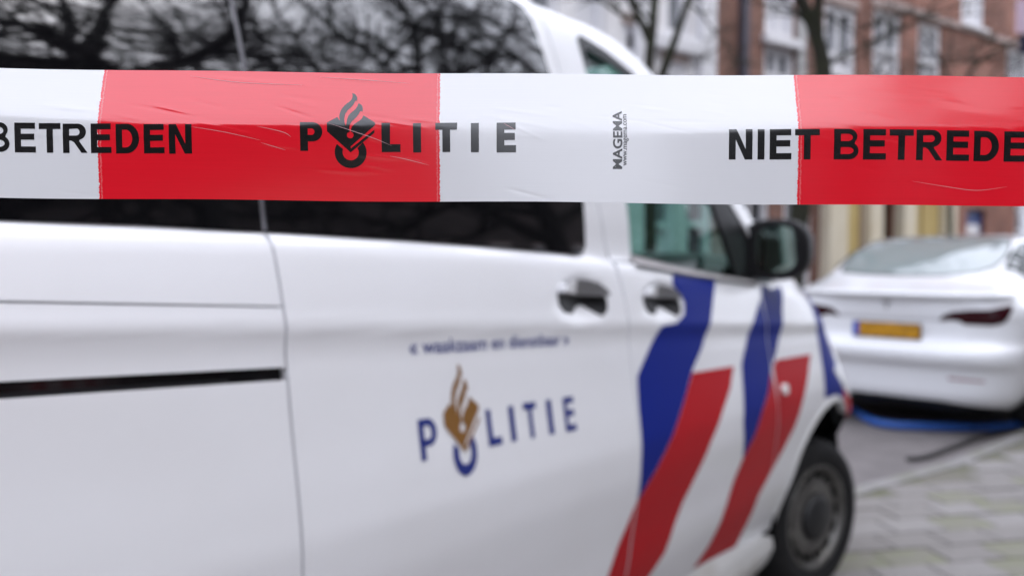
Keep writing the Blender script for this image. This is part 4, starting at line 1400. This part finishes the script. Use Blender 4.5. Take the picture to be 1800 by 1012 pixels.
# the tree seen over the van's bonnet: trunk and two limbs with their own bends, then finer growth
def shaped_tree(name, label, limbs, twigs, seed, group):
    rg = random.Random(seed)
    base = Vector(limbs[0][0][0])
    base.z = ROAD_Z
    root = empty(name, base, 0, label, 'tree', group)
    for k, (pts, r0, r1) in enumerate(limbs):
        P = cr([Vector(p) - base for p in pts], 5)
        n_ = len(P)
        tube('trunk' if k == 0 else 'limb', P, [r0 + (r1 - r0) * i / (n_ - 1) for i in range(n_)], 'bark', root, 10)
    bv, bf = [], []
    def grow(p, d, L, r, lev):
        pts, rad = [p.copy()], [r]
        for i in range(4):
            d = (d + Vector((rg.uniform(-1, 1), rg.uniform(-1, 1), rg.uniform(-.6, .8))) * .25).normalized()
            pts.append(pts[-1] + d * L / 4)
            rad.append(r * (1 - .2 * (i + 1)) + .002)
        tube_data(pts, rad, 4, bv, bf)
        if lev < 2:
            for i in range(1, 5):
                for _ in range(2):
                    sd_ = Vector((rg.uniform(-1, 1), rg.uniform(-1, 1), rg.uniform(-.4, .7))).normalized()
                    grow(pts[i], (d + sd_ * 1.2).normalized(), L * .5, r * .45, lev + 1)
    for li, t, d, L, r in twigs:
        P = limbs[li][0]
        p = Vector(P[min(len(P) - 1, t)]) - base
        grow(p, Vector(d).normalized(), L, r, 0)
    from_lists('crown', bv, bf, 'bark', root, True)
    return root

def at(px, py, Y):
    f, pit = 1404., math.atan(56 / 1404.)
    x, u = (px - 900) / f, (506 - py) / f
    r = Vector((x, math.cos(pit) + u * math.sin(pit), -math.sin(pit) + u * math.cos(pit)))
    return Vector((0, 0, CAM_H)) + r * (Y / r.y)

Y1 = 9.6
shaped_tree('street_tree', 'slim bare mossy tree forking above the van bonnet', [
    ([at(1143, 640, Y1), at(1143, 400, Y1), at(1143, 200, Y1), at(1141, 110, Y1), at(1148, 40, Y1), at(1152, -60, Y1), at(1150, -300, Y1 + .3), at(1165, -700, Y1 + .5)], .085, .03),
    ([at(1141, 70, Y1), at(1128, 40, Y1 - .1), at(1108, 0, Y1 - .2), at(1085, -80, Y1 - .3), at(1040, -260, Y1 - .4)], .055, .02),
    ([at(1143, 190, Y1), at(1170, 115, Y1 - .1), at(1190, 60, Y1 - .2), at(1208, 5, Y1 - .2), at(1235, -90, Y1 - .3), at(1300, -320, Y1 - .3)], .060, .022)],
    [(1, 1, (-1, .1, .3), 1.1, .028), (1, 2, (-1, -.1, .5), 1.2, .02), (2, 3, (.9, 0, .5), 1.2, .026), (2, 3, (.3, -.3, -.5), .9, .016), (0, 4, (-.6, 0, .8), 1.1, .02), (2, 4, (1, .1, .2), 1.3, .026), (0, 6, (.8, .2, .5), 1.6, .03), (1, 4, (-.7, .3, .5), 1.4, .02), (0, 7, (.2, .2, 1), 1.6, .03), (2, 5, (.6, -.2, .6), 1.6, .024)], 5, 'street trees')
Y2 = 10.5
shaped_tree('street_tree', 'bare leaning tree in front of the brown brick house', [
    ([at(1392, 640, Y2), at(1396, 480, Y2), at(1412, 330, Y2), at(1440, 190, Y2), at(1447, 120, Y2), at(1430, 50, Y2), at(1408, 0, Y2), at(1380, -80, Y2), at(1330, -300, Y2)], .14, .06),
    ([at(1440, 90, Y2), at(1437, 20, Y2 - .1), at(1448, -60, Y2 - .2), at(1480, -240, Y2 - .3)], .08, .03)],
    [(0, 4, (.9, .1, .6), 1.5, .03), (0, 5, (-.7, -.2, .3), 1.2, .035), (0, 6, (.5, 0, .4), 1.4, .04), (1, 2, (1, 0, .2), 1.6, .03), (1, 1, (1, .2, -.1), 1.3, .022), (0, 7, (-.8, 0, .5), 1.5, .03), (1, 3, (.6, 0, .6), 1.7, .025), (0, 8, (-.4, .2, .8), 1.7, .03)], 8, 'street trees')
Y3 = 12.5
shaped_tree('street_tree', 'thin bare tree standing behind the white car', [
    ([at(1671, 600, Y3), at(1670, 400, Y3), at(1674, 260, Y3), at(1692, 160, Y3), at(1722, 108, Y3), at(1790, 70, Y3), at(1900, 10, Y3)], .045, .018),
    ([at(1676, 240, Y3), at(1668, 150, Y3), at(1650, 100, Y3), at(1615, 60, Y3)], .028, .010)],
    [(0, 3, (-.9, 0, -.1), 1.2, .022), (0, 3, (.9, 0, 0), 1.3, .022), (1, 1, (.6, 0, -.4), 1.0, .018), (1, 2, (.8, 0, -.2), 1.0, .016), (0, 4, (-.9, .1, .1), 1.0, .018), (1, 1, (-.5, 0, -.3), .9, .016), (0, 5, (.6, 0, .3), 1.2, .02)], 11, 'street trees')

# big bare trees on the pavement side: they fill the reflections in the van's windows
big = tree('plane_tree', (8.6, .2, PAVE_Z), 9.5, .26, 21, 'large bare plane tree on the pavement, middle of the three', limbs=13, levels=4, mt='bark_dark', spread=1.15, twig=1.25, group='plane trees on the pavement')
big2 = tree('plane_tree', (11.5, 5.2, PAVE_Z), 10.5, .28, 33, 'large bare plane tree on the pavement, farthest of the three', limbs=13, levels=4, mt='bark_dark', spread=1.15, twig=1.25, group='plane trees on the pavement')

big3 = tree('plane_tree', (7.6, -2.6, PAVE_Z), 9.0, .25, 47, 'large bare plane tree on the pavement, closest to the camera side', limbs=13, levels=4, mt='bark_dark', spread=1.15, twig=1.25, group='plane trees on the pavement')

# ================================================================== STREET SIGN at the right edge
sg = empty('street_sign', at(1797, 640, 10.0) * 1, 0, 'pale sign with a dark lower panel on a white post, right edge', 'sign')
sp = sg.location.copy()
sp.z = ROAD_Z
sg.location = sp
def sgz(py): return at(1797, py, 10.0).z - ROAD_Z
tube('post', [(0, 0, 0), (0, 0, sgz(0))], .07, 'white_wood', sg, 16)
box('upper_panel', (-.04, -.09, (sgz(5) + sgz(62)) / 2), (.40, .03, sgz(5) - sgz(62)), 'sign_pink', sg, .01)
box('lower_panel', (-.01, -.085, (sgz(65) + sgz(98)) / 2), (.36, .05, sgz(65) - sgz(98)), 'sign_dark', sg, .02)
# posts that carry the tape, outside the picture on either side
for x in (-2.2, 2.57):
    p = tape_fn(x, -.04)
    ps = empty('barrier_post', (p.x, p.y, PAVE_Z), 0, 'grey metal post holding the ' + ('left' if x < 0 else 'right') + ' end of the cordon tape', 'post')
    tube('shaft', [(0, 0, 0), (0, 0, 1.67)], .03, 'emblem_grey', ps, 16)
    lathe('foot', [(0, .06), (.05, .06), (.22, .03), (.24, 0), (0, 0)], 'rubber', ps, 24, 'Z')
